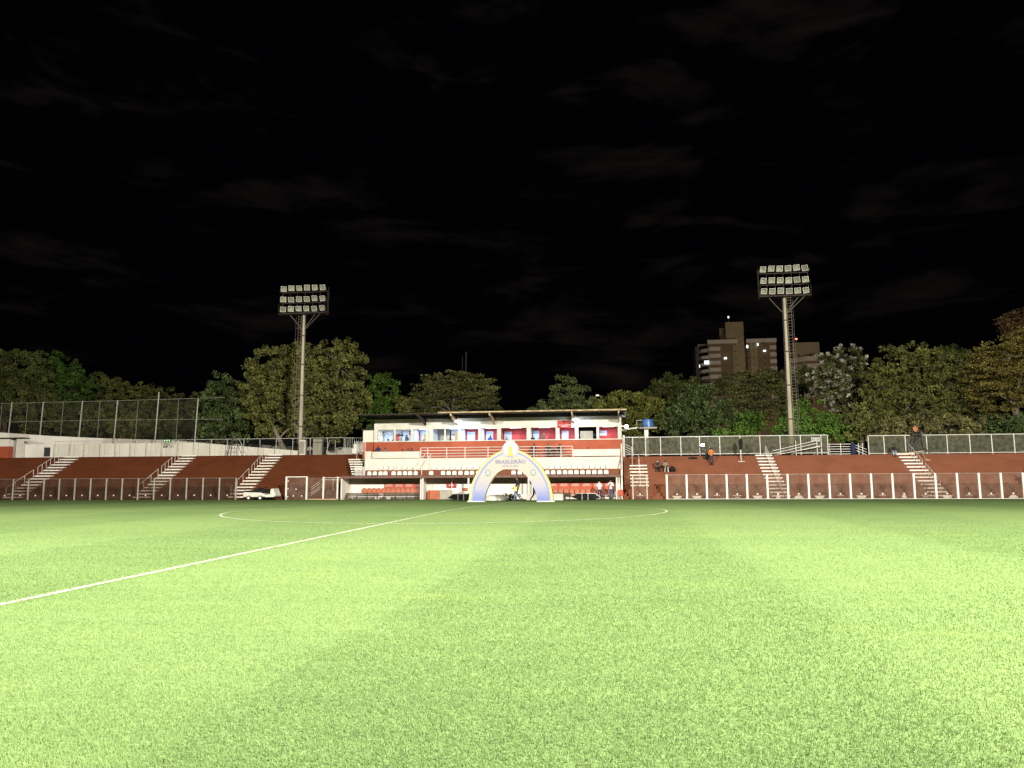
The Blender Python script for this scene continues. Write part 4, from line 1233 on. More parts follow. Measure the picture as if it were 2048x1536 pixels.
for x in (1600, 1622, 1633): box(Q(x - 1.5), Q(x + 1.5), 334.7, 335.1, V(713), V(709)).build('window', AD, bp2)
MB().tube([(Q(1602), 340, V(684)), (Q(1602), 340, V(673))], .1, 6).build('aerial', M_['grey_metal'], bp2)
MB().lathe(Q(1602), 340, [(.1, V(673.5)), (.45, V(672.8)), (.45, V(671.2)), (.1, V(670.4))], 10).build('beacon', M_['red_on'], bp2)
# unseen fill light added to brighten the far blocks
glow('block_fill_light', (70, 250, 16), 36000, (1.0, 0.82, 0.58), 1.0, 'POINT')

# ------------------------------------------------------------------ trees
SP = {
    'olive': (leaf_mat('leaf_olive', (0.160, 0.163, 0.046)), .34, 1.0),
    'olive2': (leaf_mat('leaf_olive_pale', (0.198, 0.182, 0.071)), .32, 1.0),
    'dark': (leaf_mat('leaf_dark', (0.109, 0.128, 0.035)), .36, 1.0),
    'green': (leaf_mat('leaf_green', (0.080, 0.149, 0.028)), .34, 1.0),
    'green2': (leaf_mat('leaf_mid_green', (0.132, 0.163, 0.058)), .32, 1.0),
    'bright': (leaf_mat('leaf_bright', (0.126, 0.229, 0.037)), .28, 1.0),
    'bluegreen': (leaf_mat('leaf_blue_green', (0.093, 0.128, 0.040)), .34, 1.0),
    'yellow': (leaf_mat('leaf_yellow_green', (0.178, 0.182, 0.041)), .30, 1.0),
    'umbrella': (leaf_mat('leaf_umbrella', (0.160, 0.163, 0.054)), .26, 0.5),
    'tier': (leaf_mat('leaf_tiered', (0.151, 0.154, 0.054)), .28, 0.42),
    'tierolive': (leaf_mat('leaf_tiered_olive', (0.216, 0.182, 0.049)), .28, 0.45),
    'brown': (leaf_mat('leaf_brown', (0.176, 0.102, 0.047)), .30, 0.7),
    'flower': (leaf_mat('leaf_flowering', (0.122, 0.125, 0.046)), .34, 1.0),
}
BLOSSOM = leaf_mat('blossom_cream', (0.85, 0.80, 0.60), (0.88, 0.85, 0.70))


def leaves(cent, norm_up, per, size, spread, flat, name, mt, parent, org):
    """diamond leaves scattered about clump centres"""
    n = len(cent) * per
    C = np.repeat(cent, per, 0)
    tone_c = np.repeat(rng.random(len(cent)), per)
    d = rng.normal(size=(n, 3)); d /= np.linalg.norm(d, axis=1)[:, None]
    d *= (rng.random(n) ** 0.5 * spread)[:, None]
    d[:, 2] *= flat
    P = C + d - np.array(org)
    nn = rng.normal(size=(n, 3)); nn[:, 2] += norm_up; nn /= np.linalg.norm(nn, axis=1)[:, None]
    a = rng.normal(size=(n, 3)); a -= (a * nn).sum(1)[:, None] * nn; a /= np.linalg.norm(a, axis=1)[:, None]
    b = np.cross(nn, a)
    s = (size * (0.6 + 0.8 * rng.random(n)))[:, None]
    Vv = np.stack([P - a * s * .62, P + b * s * .34, P + a * s * .62, P - b * s * .34], 1).astype(np.float32)
    me = bpy.data.meshes.new(name)
    me.vertices.add(4 * n); me.vertices.foreach_set('co', Vv.reshape(-1))
    me.loops.add(4 * n); me.loops.foreach_set('vertex_index', np.arange(4 * n, dtype=np.int32))
    me.polygons.add(n); me.polygons.foreach_set('loop_start', np.arange(0, 4 * n, 4, dtype=np.int32))
    me.update(calc_edges=True)
    at_ = me.color_attributes.new('tone', 'FLOAT_COLOR', 'POINT')
    t_ = np.clip(0.65 * tone_c + 0.35 * rng.random(n), 0, 1)
    c = np.ones((n, 4, 4), np.float32); c[:, :, 0] = t_[:, None]
    at_.data.foreach_set('color', c.reshape(-1))
    me.materials.append(mt)
    o = bpy.data.objects.new(name, me); COL.objects.link(o); o.parent = parent
    return o


def tree(sp, Y, blobs, label, pale=False, bush=False):
    mt, ls, flat = SP[sp]
    zg = 4.2 + max(0, (Y - 79)) * 0.12
    bl = np.array(blobs, float)
    area = bl[:, 2] * bl[:, 3]
    cx = float((bl[:, 0] * area).sum() / area.sum())
    org = (cx, Y, zg)
    root = thing('bush' if bush else 'tree', org, label, 'bush' if bush else 'tree', 'trees behind the stadium')
    cents = []
    tips = []
    for x, z, rx, rz in blobs:
        ry = min(rx, 3.2) * 0.85
        n = int(10 + 3.5 * (rx * rz + rx * ry + ry * rz) * (1.0 if flat > .8 else 1.25))
        d = rng.normal(size=(n, 3)); d /= np.linalg.norm(d, axis=1)[:, None]
        rr_ = 0.42 + 0.58 * rng.random(n) ** 0.55
        rr_ *= 1 + 0.10 * rng.normal(size=n)
        p_ = d * rr_[:, None] * np.array([rx, ry, rz]) + np.array([x, Y, z])
        p_ = p_[p_[:, 2] > zg + .3]
        cents.append(p_)
        k = min(len(p_), 7)
        tips += [((x, Y, z), p_[i]) for i in rng.choice(len(p_), k, replace=False)]
    cents = np.concatenate(cents)
    spread = 0.58 if flat > .8 else 0.9
    leaves(cents, 0.5 if flat > .8 else 1.4, 46, ls * 0.8, spread, 0.8 if flat > .8 else 0.28, 'crown', mt, root, org)
    if sp == 'flower':
        sel = cents[rng.random(len(cents)) < 0.8]
        sel = sel + (sel - np.array([cx, Y, bl[:, 1].mean()])) * 0.12
        leaves(sel, 0.3, 26, 0.27, 0.30, 0.8, 'blossom', BLOSSOM, root, org)
    if not bush:
        tk_ = MB()
        zlow = float((bl[:, 1] - bl[:, 3]).min())
        zf_ = max(zg + 1.2, zlow + 0.6)
        h_ = float(bl[:, 1].max()) - zg
        r0_ = 0.16 + 0.022 * h_
        fork = Vector((cx + random.uniform(-.4, .4), Y, zf_))
        tk_.tube([(cx, Y, zg - .4), (cx + .15, Y, (zg + zf_) / 2), fork], [r0_ * 1.25, r0_, r0_ * .85], 8)
        for x, z, rx, rz in blobs:
            mid = fork.lerp(Vector((x, Y, z)), .5) + Vector((random.uniform(-.5, .5), random.uniform(-.5, .5), random.uniform(-.2, .5)))
            tk_.tube([fork, mid, (x, Y, z)], [r0_ * .55, r0_ * .4, r0_ * .26], 6)
        for a, b in tips:
            a_ = Vector(a); b_ = Vector(b)
            tk_.tube([a_, a_.lerp(b_, .5) + Vector((0, 0, .25)), b_], [r0_ * .24, r0_ * .15, r0_ * .07], 5)
        tk_.build('trunk', M_['bark_pale'] if pale else M_['bark'], root, smooth=True)
    return root


TREES = [
    ('dark', 112, [(-97.9, 19.6, 6.6, 4.4), (-103.3, 18.6, 5.5, 5.0), (-95.5, 16.5, 5.0, 4.0)], 'tall dark tree at the far left edge above the net fence'),
    ('green', 118, [(-96.0, 20.0, 5.0, 4.0), (-92.0, 17.6, 4.4, 3.4)], 'deep green round tree second from the left edge'),
    ('dark', 122, [(-91.0, 16.5, 5.4, 4.5), (-94.0, 15.4, 3.8, 3.6)], 'dark tree right of the deep green one on the left'),
    ('olive', 122, [(-85.4, 15.6, 5.0, 4.4)], 'olive tree midway along the falling left treeline'),
    ('dark', 125, [(-81.0, 14.4, 5.0, 4.3)], 'dim tree left of the tallest net fence post'),
    ('dark', 126, [(-75.4, 13.8, 4.8, 3.9)], 'lowest dim tree at the end of the left treeline'),
    ('dark', 105, [(-87.9, 12.4, 4.6, 3.4)], 'dark undergrowth tree behind the leftmost net posts'),
    ('dark', 108, [(-82.6, 11.0, 4.6, 2.7)], 'dark undergrowth tree behind the second run of net posts'),
    ('olive', 108, [(-74.5, 10.1, 3.8, 2.0)], 'yellowish low tree behind the net fence'),
    ('dark', 108, [(-67.9, 10.4, 3.4, 2.4)], 'dark low tree at the right end of the net fence'),
    ('bluegreen', 90, [(-49.6, 12.0, 2.9, 3.3), (-51.2, 9.2, 2.2, 2.5), (-47.8, 8.8, 2.5, 2.5)], 'blue-green tree left of the big tree by the mast'),
    ('olive', 89, [(-42.0, 15.5, 3.8, 3.6), (-37.8, 16.0, 3.4, 3.1), (-33.6, 15.6, 3.6, 3.8), (-43.8, 12.4, 2.8, 3.1), (-38.6, 11.7, 4.3, 3.4), (-32.9, 11.6, 3.3, 3.0), (-41.1, 9.0, 3.7, 2.1), (-34.7, 8.6, 3.6, 1.9)], 'biggest spreading olive tree around the left floodlight mast'),
    ('bright', 104, [(-33.1, 14.2, 2.7, 3.0), (-33.6, 11.4, 2.5, 2.5)], 'bright green tree right of the big left tree'),
    ('olive', 101, [(-28.6, 11.2, 1.9, 2.4)], 'small olive tree above the left end of the stand roof'),
    ('umbrella', 100, [(-21.7, 15.1, 4.0, 1.3), (-25.0, 13.6, 2.7, 1.6), (-18.5, 13.5, 2.8, 1.9), (-21.9, 12.5, 4.0, 1.9), (-17.5, 11.6, 2.1, 1.5), (-25.7, 11.6, 2.4, 1.3)], 'umbrella-shaped tree above the stand roof'),
    ('green2', 100, [(-6.9, 12.9, 2.1, 2.4), (-4.5, 11.7, 2.7, 2.2), (-9.1, 10.8, 2.5, 1.4), (-6.2, 10.1, 3.3, 1.6)], 'green tree over the right half of the stand roof'),
    ('yellow', 97, [(1.2, 11.1, 3.3, 2.0), (-1.3, 10.5, 1.6, 1.6), (4.0, 10.1, 2.5, 2.0), (2.1, 8.3, 3.1, 1.6)], 'yellow-green tree behind the blue water tank'),
    ('dark', 122, [(9.0, 16.0, 3.9, 2.4), (6.7, 14.7, 3.2, 2.0)], 'dark distant tree left of the apartment tower'),
    ('bluegreen', 95, [(9.9, 10.5, 3.7, 2.7), (7.8, 8.7, 3.0, 2.4), (12.2, 8.3, 2.7, 1.9)], 'blue-green tree behind the man in orange'),
    ('tier', 112, [(18.8, 15.5, 5.0, 1.9), (15.6, 14.1, 4.3, 2.0), (20.8, 13.0, 4.6, 2.0), (18.0, 11.2, 5.0, 2.1), (21.9, 15.8, 3.2, 1.6)], 'layered tree hiding the foot of the apartment tower'),
    ('bright', 92, [(13.5, 7.0, 2.4, 1.3), (15.2, 8.0, 1.7, 1.6)], 'light green bush left of the right floodlight mast'),
    ('bright', 90, [(21.5, 8.1, 3.5, 2.4), (19.5, 7.4, 2.3, 1.7), (23.3, 7.1, 2.0, 1.6)], 'large bright green bush right of the right floodlight mast'),
    ('flower', 106, [(30.1, 16.5, 3.2, 2.7), (28.1, 14.5, 2.5, 2.3), (31.6, 14.1, 2.5, 2.3), (29.3, 12.5, 2.7, 1.7)], 'tree covered in cream blossom'),
    ('olive', 100, [(36.7, 15.4, 4.7, 3.1), (33.3, 13.0, 3.7, 2.8), (39.4, 12.6, 4.3, 2.8), (36.4, 10.5, 5.6, 2.5), (42.2, 11.3, 2.8, 2.5)], 'broad olive tree right of the blossoming tree'),
    ('dark', 118, [(48.5, 18.2, 3.3, 2.8)], 'dark tree behind the broad olive tree on the right'),
    ('tierolive', 95, [(45.3, 15.7, 4.4, 2.0), (43.6, 14.0, 3.2, 1.7), (47.6, 17.1, 3.5, 2.3), (43.9, 11.3, 3.5, 2.2)], 'tall layered tree at the right edge'),
    ('brown', 110, [(54.7, 22.3, 3.4, 2.0)], 'brownish treetop highest at the right edge'),
    ('olive', 91, [(26.3, 7.8, 2.4, 2.2), (28.3, 8.9, 2.0, 1.8)], 'olive shrubby tree over the gap between the right fences'),
    ('olive2', 89, [(32.2, 7.3, 3.3, 1.4), (35.8, 7.2, 3.3, 1.5), (29.6, 7.0, 2.2, 1.2)], 'pale olive hedge-like tree behind the scaffold'),
    ('bluegreen', 96, [(44.6, 7.9, 3.2, 2.0), (46.5, 6.9, 3.0, 1.6)], 'dark blue-green low tree at the right edge'),
    ('dark', 128, [(29.3, 16.9, 3.6, 3.2)], 'dim tree below the second apartment block'),
]
random.seed(9)
for sp, Y, bl, lab in TREES:
    tree(sp, Y, bl, lab, pale=(sp in ('umbrella', 'tierolive', 'olive')), bush=('bush' in lab))

# ------------------------------------------------------------------ entrance arch on the far side of the pitch
AY = 53.4
AX = -7.52
az0 = gz(AY)
K = 53.4 / 1530.0 * 1.008


def catmull(pts, n=8):
    out_ = []
    P = [pts[0]] + pts + [pts[-1]]
    for i in range(1, len(P) - 2):
        for k in range(n):
            t_ = k / n
            a, b, c, d = P[i - 1], P[i], P[i + 1], P[i + 2]
            out_.append(tuple(0.5 * ((2 * b[j]) + (-a[j] + c[j]) * t_ + (2 * a[j] - 5 * b[j] + 4 * c[j] - d[j]) * t_ ** 2 + (-a[j] + 3 * b[j] - 3 * c[j] + d[j]) * t_ ** 3) for j in (0, 1)))
    out_.append(pts[-1])
    return out_


def half(pts):
    """mirror a right-hand outline (x from the axis, z) into a full arch"""
    r_ = catmull(pts)
    l_ = [(-x, z) for x, z in reversed(r_)]
    return [(AX + x, az0 + z) for x, z in l_ + r_[1:]]


o_out = [(0.0, 3.62), (0.66, 3.54), (1.22, 3.28), (1.75, 2.86), (2.18, 2.37), (2.52, 1.80), (2.80, 1.15), (3.00, 0.0)]
o_blue = [(0.0, 3.49), (0.62, 3.41), (1.15, 3.15), (1.65, 2.75), (2.06, 2.28), (2.39, 1.72), (2.65, 1.10), (2.83, 0.0)]
o_face = [(0.0, 3.36), (0.58, 3.28), (1.07, 3.03), (1.54, 2.63), (1.93, 2.18), (2.25, 1.63), (2.51, 1.04), (2.68, 0.0)]
o_in = [(0.0, 2.29), (0.50, 2.24), (0.90, 2.02), (1.18, 1.73), (1.42, 1.38), (1.60, 1.02), (1.76, 0.62), (1.88, 0.0)]


def print_mat():
    """printed face: cream fading to blue with pale flecks towards the feet"""
    mm = bpy.data.materials.new('print_face'); mm.use_nodes = True
    n = mm.node_tree.nodes; l = mm.node_tree.links
    b = n['Principled BSDF']; b.inputs['Roughness'].default_value = .5
    tc_ = n.new('ShaderNodeTexCoord'); sx_ = n.new('ShaderNodeSeparateXYZ'); l.new(tc_.outputs['Object'], sx_.inputs[0])
    z_ = n.new('ShaderNodeTexNoise'); z_.inputs['Scale'].default_value = 16; z_.inputs['Detail'].default_value = 3; l.new(tc_.outputs['Object'], z_.inputs['Vector'])
    a_ = n.new('ShaderNodeMath'); a_.operation = 'MULTIPLY'; a_.inputs[1].default_value = 1.5
    s_ = n.new('ShaderNodeMath'); s_.operation = 'SUBTRACT'; s_.inputs[1].default_value = .5; l.new(z_.outputs['Fac'], s_.inputs[0]); l.new(s_.outputs[0], a_.inputs[0])
    ad = n.new('ShaderNodeMath'); ad.operation = 'ADD'; l.new(sx_.outputs['Z'], ad.inputs[0]); l.new(a_.outputs[0], ad.inputs[1])
    mr = n.new('ShaderNodeMapRange'); mr.inputs['From Min'].default_value = 0.15; mr.inputs['From Max'].default_value = 1.75; l.new(ad.outputs[0], mr.inputs['Value'])
    cr = n.new('ShaderNodeValToRGB'); cr.color_ramp.elements[0].color = (.105, .145, .36, 1); cr.color_ramp.elements[1].color = (.365, .325, .28, 1)
    e_ = cr.color_ramp.elements.new(.5); e_.color = (.275, .275, .37, 1)
    l.new(mr.outputs['Result'], cr.inputs['Fac']); l.new(cr.outputs[0], b.inputs['Base Color'])
    return mm


ar = thing('entrance_arch', (AX, AY, az0), 'cream and blue printed entrance arch with a trophy emblem at midfield', 'arch')
ac = MB().strip(half(o_out), half(o_in), AY, AY + .55)
ac.build('arch_body', M_['arch_yellow'], ar)
MB().strip(half(o_blue), half(o_face), AY - .012, AY - .001).build('blue_band', M_['arch_blue'], ar)
MB().strip(half(o_face), half(o_in), AY - .014, AY - .002).build('face_panel', print_mat(), ar)
MB().strip([(AX + 2.72 + .02 * 0, az0 + .02), (AX + 2.62, az0 + .75)], [(AX + 2.69, az0 + .02), (AX + 2.60, az0 + .75)], AY - .025, AY - .016).build('edge_line', M_['arch_text'], ar)
for s_ in (-1, 1):
    box(AX + s_ * 2.45 - .62, AX + s_ * 2.45 + .62, AY - .12, AY + .6, az0 - .02, az0 + .07).build('foot', M_['arch_white'], ar, bevel=.01)
cz = az0 + 3.62
CX = AX
circ = lambda r_, n=40: [(CX + r_ * math.cos(2 * math.pi * i / n), cz + r_ * math.sin(2 * math.pi * i / n)) for i in range(n)]
em = MB().prism(circ(.585), 'Y', AY - .07, AY + .42).build('emblem_disc', M_['arch_white'], ar)
arc = lambda r_: [(CX + r_ * math.cos(R(a)), cz + r_ * math.sin(R(a))) for a in range(-205, 26, 6)]
MB().strip(arc(.535), arc(.475), AY - .085, AY - .071).build('emblem_ring', M_['arch_blue'], em)
# trophy: flared rim, pale upper cup, golden column
MB().prism([(CX - .33, cz + .62), (CX + .33, cz + .62), (CX + .29, cz + .53), (CX + .17, cz + .42), (CX + .17, cz + .34), (CX - .17, cz + .34), (CX - .17, cz + .42), (CX - .29, cz + .53)], 'Y', AY - .10, AY + .3).build('trophy_rim', M_['arch_white'], em)
MB().prism([(CX - .16, cz + .38), (CX + .16, cz + .38), (CX + .15, cz + .2), (CX - .15, cz + .2)], 'Y', AY - .11, AY - .101).build('trophy_cup', M_['arch_grey'], em)
MB().prism([(CX - .13, cz + .2), (CX + .13, cz + .2), (CX + .15, cz - .1), (CX + .19, cz - .46), (CX - .19, cz - .46), (CX - .15, cz - .1)], 'Y', AY - .105, AY - .09).build('trophy_column', M_['gold'], em)
MB().prism([(CX - .07, cz + .16), (CX + .02, cz + .16), (CX + .05, cz - .30), (CX - .09, cz - .30)], 'Y', AY - .115, AY - .106).build('trophy_shine', M_['arch_yellow'], em)


def text(body, size, x, y, z, mt, par, wide=1.0, bold=0.0):
    cu = bpy.data.curves.new('lettering', 'FONT'); cu.body = body; cu.size = size; cu.align_x = 'CENTER'; cu.extrude = .006; cu.offset = bold
    o = bpy.data.objects.new('lettering', cu); COL.objects.link(o)
    dg_ = bpy.context.evaluated_depsgraph_get(); dg_.update()
    me = bpy.data.meshes.new_from_object(o.evaluated_get(dg_))
    bpy.data.objects.remove(o)
    me.materials.clear(); me.materials.append(mt)
    q = bpy.data.objects.new('lettering', me); COL.objects.link(q); q.parent = par
    g_ = ORG[par.name]
    q.location = (x - g_.x, y - g_.y, z - g_.z); q.rotation_euler = (R(90), 0, 0); q.scale = (wide, 1, 1)
    return q


text('BRASILEIRÃO', .36, AX, AY - .022, az0 + 2.66, M_['arch_text'], ar, 1.02, .006)
text('SÉRIE B 2021', .21, AX, AY - .022, az0 + 2.42, M_['arch_text2'], ar, 1.05, .004)
for s_ in (-1, 1):
    bx_, bz_ = AX + s_ * 1.60, az0 + 2.02
    bd = MB().prism([(bx_ + .21 * math.cos(2 * math.pi * i / 16), bz_ + .25 * math.sin(2 * math.pi * i / 16)) for i in range(16)], 'Y', AY - .026, AY - .016).build('badge', M_['badge'], ar)
    star = [(bx_ + (.17 if i % 2 == 0 else .06) * math.cos(math.pi * i / 4 + R(45)), bz_ + (.20 if i % 2 == 0 else .07) * math.sin(math.pi * i / 4 + R(45))) for i in range(8)]
    MB().prism(star, 'Y', AY - .034, AY - .027).build('badge_star', M_['arch_white'], bd)

# black covers, white dome, white box and shrub around the arch
def cover(pts, y, label, table=None):
    c_ = thing('black_cover', (sum(p_[0] for p_ in pts) / len(pts), y, 0), label, 'cover')
    z0 = gz(y)
    n = len(pts)
    vs = [(x, y, z0 + z) for x, z in pts]
    vb = [(x * .96 + pts[0][0] * .04, y + 1.1, z0 + z * .9) for x, z in pts]
    mb = MB(); mb.add(vs + vb, [tuple(range(n)), tuple(reversed(range(n, 2 * n)))] + [(i, i + n, (i + 1) % n + n, (i + 1) % n) for i in range(n)])
    mb.build('cloth', M_['black'], c_, bevel=.03)
    if table:
        a, b = table
        for x in (a, b): MB().tube([(x, y - .12, z0), (x, y - .12, z0 + .53)], .025).build('leg', M_['white_metal'], c_)
        MB().tube([(a - .45, y - .12, z0 + .53), (b + .55, y - .12, z0 + .53)], .022).build('frame', M_['white_metal'], c_)
        MB().tube([(b + .55, y - .12, z0 + .53), (b + 1.0, y - .12, z0 + .22)], .022).build('strut', M_['white_metal'], c_)


cover([(-13.85, .18), (-13.4, .50), (-11.2, .50), (-11.0, 0), (-12.6, 0), (-13.2, .06)], 61.5, 'black cloth-covered trolley left of the arch', (-12.95, -12.48))
cover([(-3.78, .24), (-3.33, .52), (-2.11, .52), (-1.41, .24), (-2.05, 0), (-3.08, 0)], 61.5, 'black cloth-covered trolley right of the arch', (-2.94, -2.47))
dm = MB(); dm.lathe(-9.6, 60.2, [(1.02, gz(60) - .01), (1.0, gz(60) + .14), (.86, gz(60) + .30), (.55, gz(60) + .42), (.15, gz(60) + .46)], 26)
put(dm.build('white_dome', M_['white'], smooth=True), 'low white dome lying on the grass seen through the arch', 'dome')
wb = thing('white_box', (-6.0, 60.6, 0), 'long white box behind the right foot of the arch', 'box')
MB().prism([(-7.75, gz(60.6) + .46), (-4.4, gz(60.6) + .52), (-4.4, gz(60.6)), (-7.2, gz(60.6)), (-7.6, gz(60.6) + .2)], 'Y', 60.6, 61.3).build('shell', M_['white'], wb, bevel=.03)
bs = thing('dark_shrub', (-8.6, 61.4, gz(61)), 'dark green leafy shrub in a box seen through the arch', 'bush')
cc = np.stack([-8.6 + .36 * rng.normal(size=40), 61.4 + .2 * rng.normal(size=40), gz(61) + .08 + .38 * rng.random(40)], 1)
leaves(cc, .4, 26, .07, .12, .9, 'foliage', leaf_mat('leaf_shrub', (.014, .024, .006)), bs, (-8.6, 61.4, gz(61)))
box(-9.0, -8.2, 61.25, 61.6, gz(61) - .01, gz(61) + .12).build('planter', M_['steel_dark'], bs)

# ------------------------------------------------------------------ low white cart
ct = thing('medical_cart', (-31.3, 64.6, 0.05), 'low white cart with black bed standing before the left terrace', 'cart')
zb = gz(64.6)
x0 = -32.75
body = [(0.0, .28), (0.0, .66), (.10, .70), (1.6, .66), (1.85, .58), (2.4, .52), (2.92, .46), (2.95, .34), (2.80, .26), (2.1, .25), (1.95, .30), (1.3, .27), (.95, .27), (.3, .28)]
MB().prism([(x0 + x, zb + z) for x, z in body], 'Y', 64.0, 65.25).build('body', M_['white'], ct, bevel=.04)
MB().prism([(x0 + .04, zb + .70), (x0 + .04, zb + .80), (x0 + .5, zb + .84), (x0 + 1.0, zb + .82), (x0 + 1.1, zb + 1.0), (x0 + 1.32, zb + 1.04), (x0 + 1.45, zb + .86), (x0 + 1.7, zb + .95), (x0 + 1.9, zb + .93), (x0 + 2.05, zb + .80), (x0 + 2.42, zb + .76), (x0 + 2.42, zb + .54), (x0 + 1.85, zb + .60), (x0 + 1.6, zb + .68)], 'Y', 63.97, 65.28).build('bed', M_['black'], ct, bevel=.03)
MB().prism([(x0 + 2.46, zb + .54), (x0 + 2.50, zb + .92), (x0 + 2.56, zb + .98), (x0 + 2.76, zb + 1.0), (x0 + 2.80, zb + .84), (x0 + 3.0, zb + .42), (x0 + 2.8, zb + .36)], 'Y', 64.05, 65.2).build('front_cowl', M_['white'], ct, bevel=.04)
box(x0 + .02, x0 + 2.9, 64.05, 65.2, zb + .18, zb + .255).build('chassis', M_['black'], ct)
MB().tube([(x0 + 1.25, 64.4, zb + 1.0), (x0 + 1.25, 64.4, zb + 1.12), (x0 + 1.5, 64.4, zb + 1.12)], .03).build('handle', M_['black'], ct)
MB().tube([(x0 + 2.02, 64.6, zb + .86), (x0 + 1.86, 64.6, zb + 1.08)], .025).build('steering_column', M_['black'], ct)
MB().prism([(x0 + 1.84 + .02 * math.cos(a), zb + 1.08) for a in (0, 1)] + [(x0 + 1.9, zb + 1.14), (x0 + 1.8, zb + 1.04)], 'Y', 64.42, 64.78).build('steering_wheel', M_['black'], ct)
MB().box(x0 + 2.0, x0 + 2.28, 63.985, 63.998, zb + .45, zb + .50).build('vent', M_['black'], ct)
for xw in (.55, 1.62):
    for yw in (63.93, 65.12):
        wh = MB().tube([(x0 + xw, yw, zb + .2), (x0 + xw, yw + .2, zb + .2)], .20, 18).build('wheel', M_['tyre'], ct, bevel=.02)
        MB().tube([(x0 + xw, yw - .012, zb + .2), (x0 + xw, yw + .05, zb + .2)], .115, 14).build('hub_cap', M_['white_metal'], wh)

# ------------------------------------------------------------------ people
SKIN = [bare('skin_tan', (.36, .20, .13)), bare('skin_brown', (.20, .10, .06)), bare('skin_light', (.48, .30, .21))]
CL = {k: mat('cloth_' + k, c, .85, .08, 12.0) for k, c in dict(white=(.72, .72, .72), navy=(.02, .03, .09), black=(.012, .012, .014), denim=(.07, .10, .18), dark_denim=(.03, .04, .075), orange=(.80, .20, .02),
      blue=(.04, .12, .55), grey=(.16, .16, .15), salmon=(.60, .20, .12), olive=(.09, .09, .07), charcoal=(.035, .035, .04), yellow=(.75, .65, .08), pale_blue=(.35, .45, .6), khaki=(.30, .26, .16)).items()}
SHOE = bare('shoe_dark', (.02, .02, .02)); EYE = bare('eye_dark', (.01, .01, .01)); HAIR = bare('hair_black', (.012, .010, .009), .5)
J0 = dict(pelvis=(0, 0, .95), spine=(0, 0, 1.14), chest=(0, 0, 1.33), neck=(0, .005, 1.48), head=(0, -.015, 1.585), top=(0, 0, 1.67),
          shL=(.175, 0, 1.40), elL=(.23, .02, 1.13), wrL=(.235, -.05, .89), haL=(.23, -.07, .81), shR=(-.175, 0, 1.40), elR=(-.23, .02, 1.13), wrR=(-.235, -.05, .89), haR=(-.23, -.07, .81),
          hiL=(.095, 0, .88), knL=(.105, -.015, .49), anL=(.11, .03, .09), toL=(.12, -.14, .035), hiR=(-.095, 0, .88), knR=(-.105, -.015, .49), anR=(-.11, .03, .09), toR=(-.12, -.14, .035))
RAD = dict(pelvis=.145, spine=.135, chest=.155, neck=.058, head=.092, top=.075, sh=.072, el=.05, wr=.034, ha=.036, hi=.10, kn=.066, an=.044, to=.04)
BON = [('pelvis', 'spine', 1), ('spine', 'chest', 1), ('chest', 'neck', 1), ('neck', 'head', 0), ('head', 'top', 0)]
for s in 'LR': BON += [('chest', 'sh' + s, 1), ('sh' + s, 'el' + s, 1), ('el' + s, 'wr' + s, 0), ('wr' + s, 'ha' + s, 0), ('pelvis', 'hi' + s, 2), ('hi' + s, 'kn' + s, 2), ('kn' + s, 'an' + s, 2), ('an' + s, 'to' + s, 3)]


def upper(dz, dy=0.0, lean=0.0):
    r_ = {}
    for k in ('pelvis', 'spine', 'chest', 'neck', 'head', 'top', 'shL', 'elL', 'wrL', 'haL', 'shR', 'elR', 'wrR', 'haR'):
        x, y, z = J0[k]
        h_ = z - .95
        r_[k] = (x, y + dy - math.sin(lean) * h_, .95 + dz + math.cos(lean) * h_)
    return r_


POSE = {}
POSE['stand'] = dict(J0)
POSE['phone'] = dict(J0, elR=(-.24, -.02, 1.14), wrR=(-.10, -.17, 1.33), haR=(-.05, -.15, 1.42), elL=(.25, -.03, 1.13), wrL=(.10, -.20, 1.12), haL=(.02, -.23, 1.14))
POSE['work'] = dict(J0, elR=(-.23, -.08, 1.14), wrR=(-.15, -.28, 1.16), haR=(-.12, -.36, 1.18), elL=(.23, -.08, 1.14), wrL=(.15, -.28, 1.16), haL=(.12, -.36, 1.18))
POSE['walk'] = dict(J0, knL=(.10, -.20, .52), anL=(.10, -.22, .11), toL=(.11, -.40, .06), knR=(-.10, .02, .47), anR=(-.10, .30, .12), toR=(-.10, .16, .035), elL=(.23, .12, 1.14), wrL=(.23, .06, .90), haL=(.23, .04, .82), wrR=(-.22, -.20, .95), haR=(-.21, -.25, .88))
si = upper(-.40)
si.update(hiL=(.10, -.02, .50), knL=(.13, -.42, .52), anL=(.13, -.40, .09), toL=(.14, -.57, .035), hiR=(-.10, -.02, .50), knR=(-.13, -.42, .52), anR=(-.13, -.40, .09), toR=(-.14, -.57, .035),
          wrL=(.18, -.22, .63), haL=(.14, -.30, .60), wrR=(-.18, -.22, .63), haR=(-.14, -.30, .60), elL=(.24, -.02, .76), elR=(-.24, -.02, .76))
POSE['sit'] = si
sl_ = upper(-.40, 0, .45)
sl_.update({k: si[k] for k in ('hiL', 'knL', 'anL', 'toL', 'hiR', 'knR', 'anR', 'toR')})
sl_.update(elL=(.24, -.30, .72), wrL=(.14, -.44, .62), haL=(.08, -.50, .62), elR=(-.24, -.30, .72), wrR=(-.14, -.44, .62), haR=(-.08, -.50, .62))
POSE['lean'] = sl_
POSE['stride'] = dict(POSE['walk'], **{k: v for k, v in upper(0, 0, .30).items()})
POSE['stride'].update(wrR=(-.16, -.60, .92), haR=(-.15, -.66, .86), wrL=(.16, -.56, .95), haL=(.15, -.62, .90), elL=(.22, -.30, 1.02), elR=(-.22, -.30, 1.02))
BODY = {}


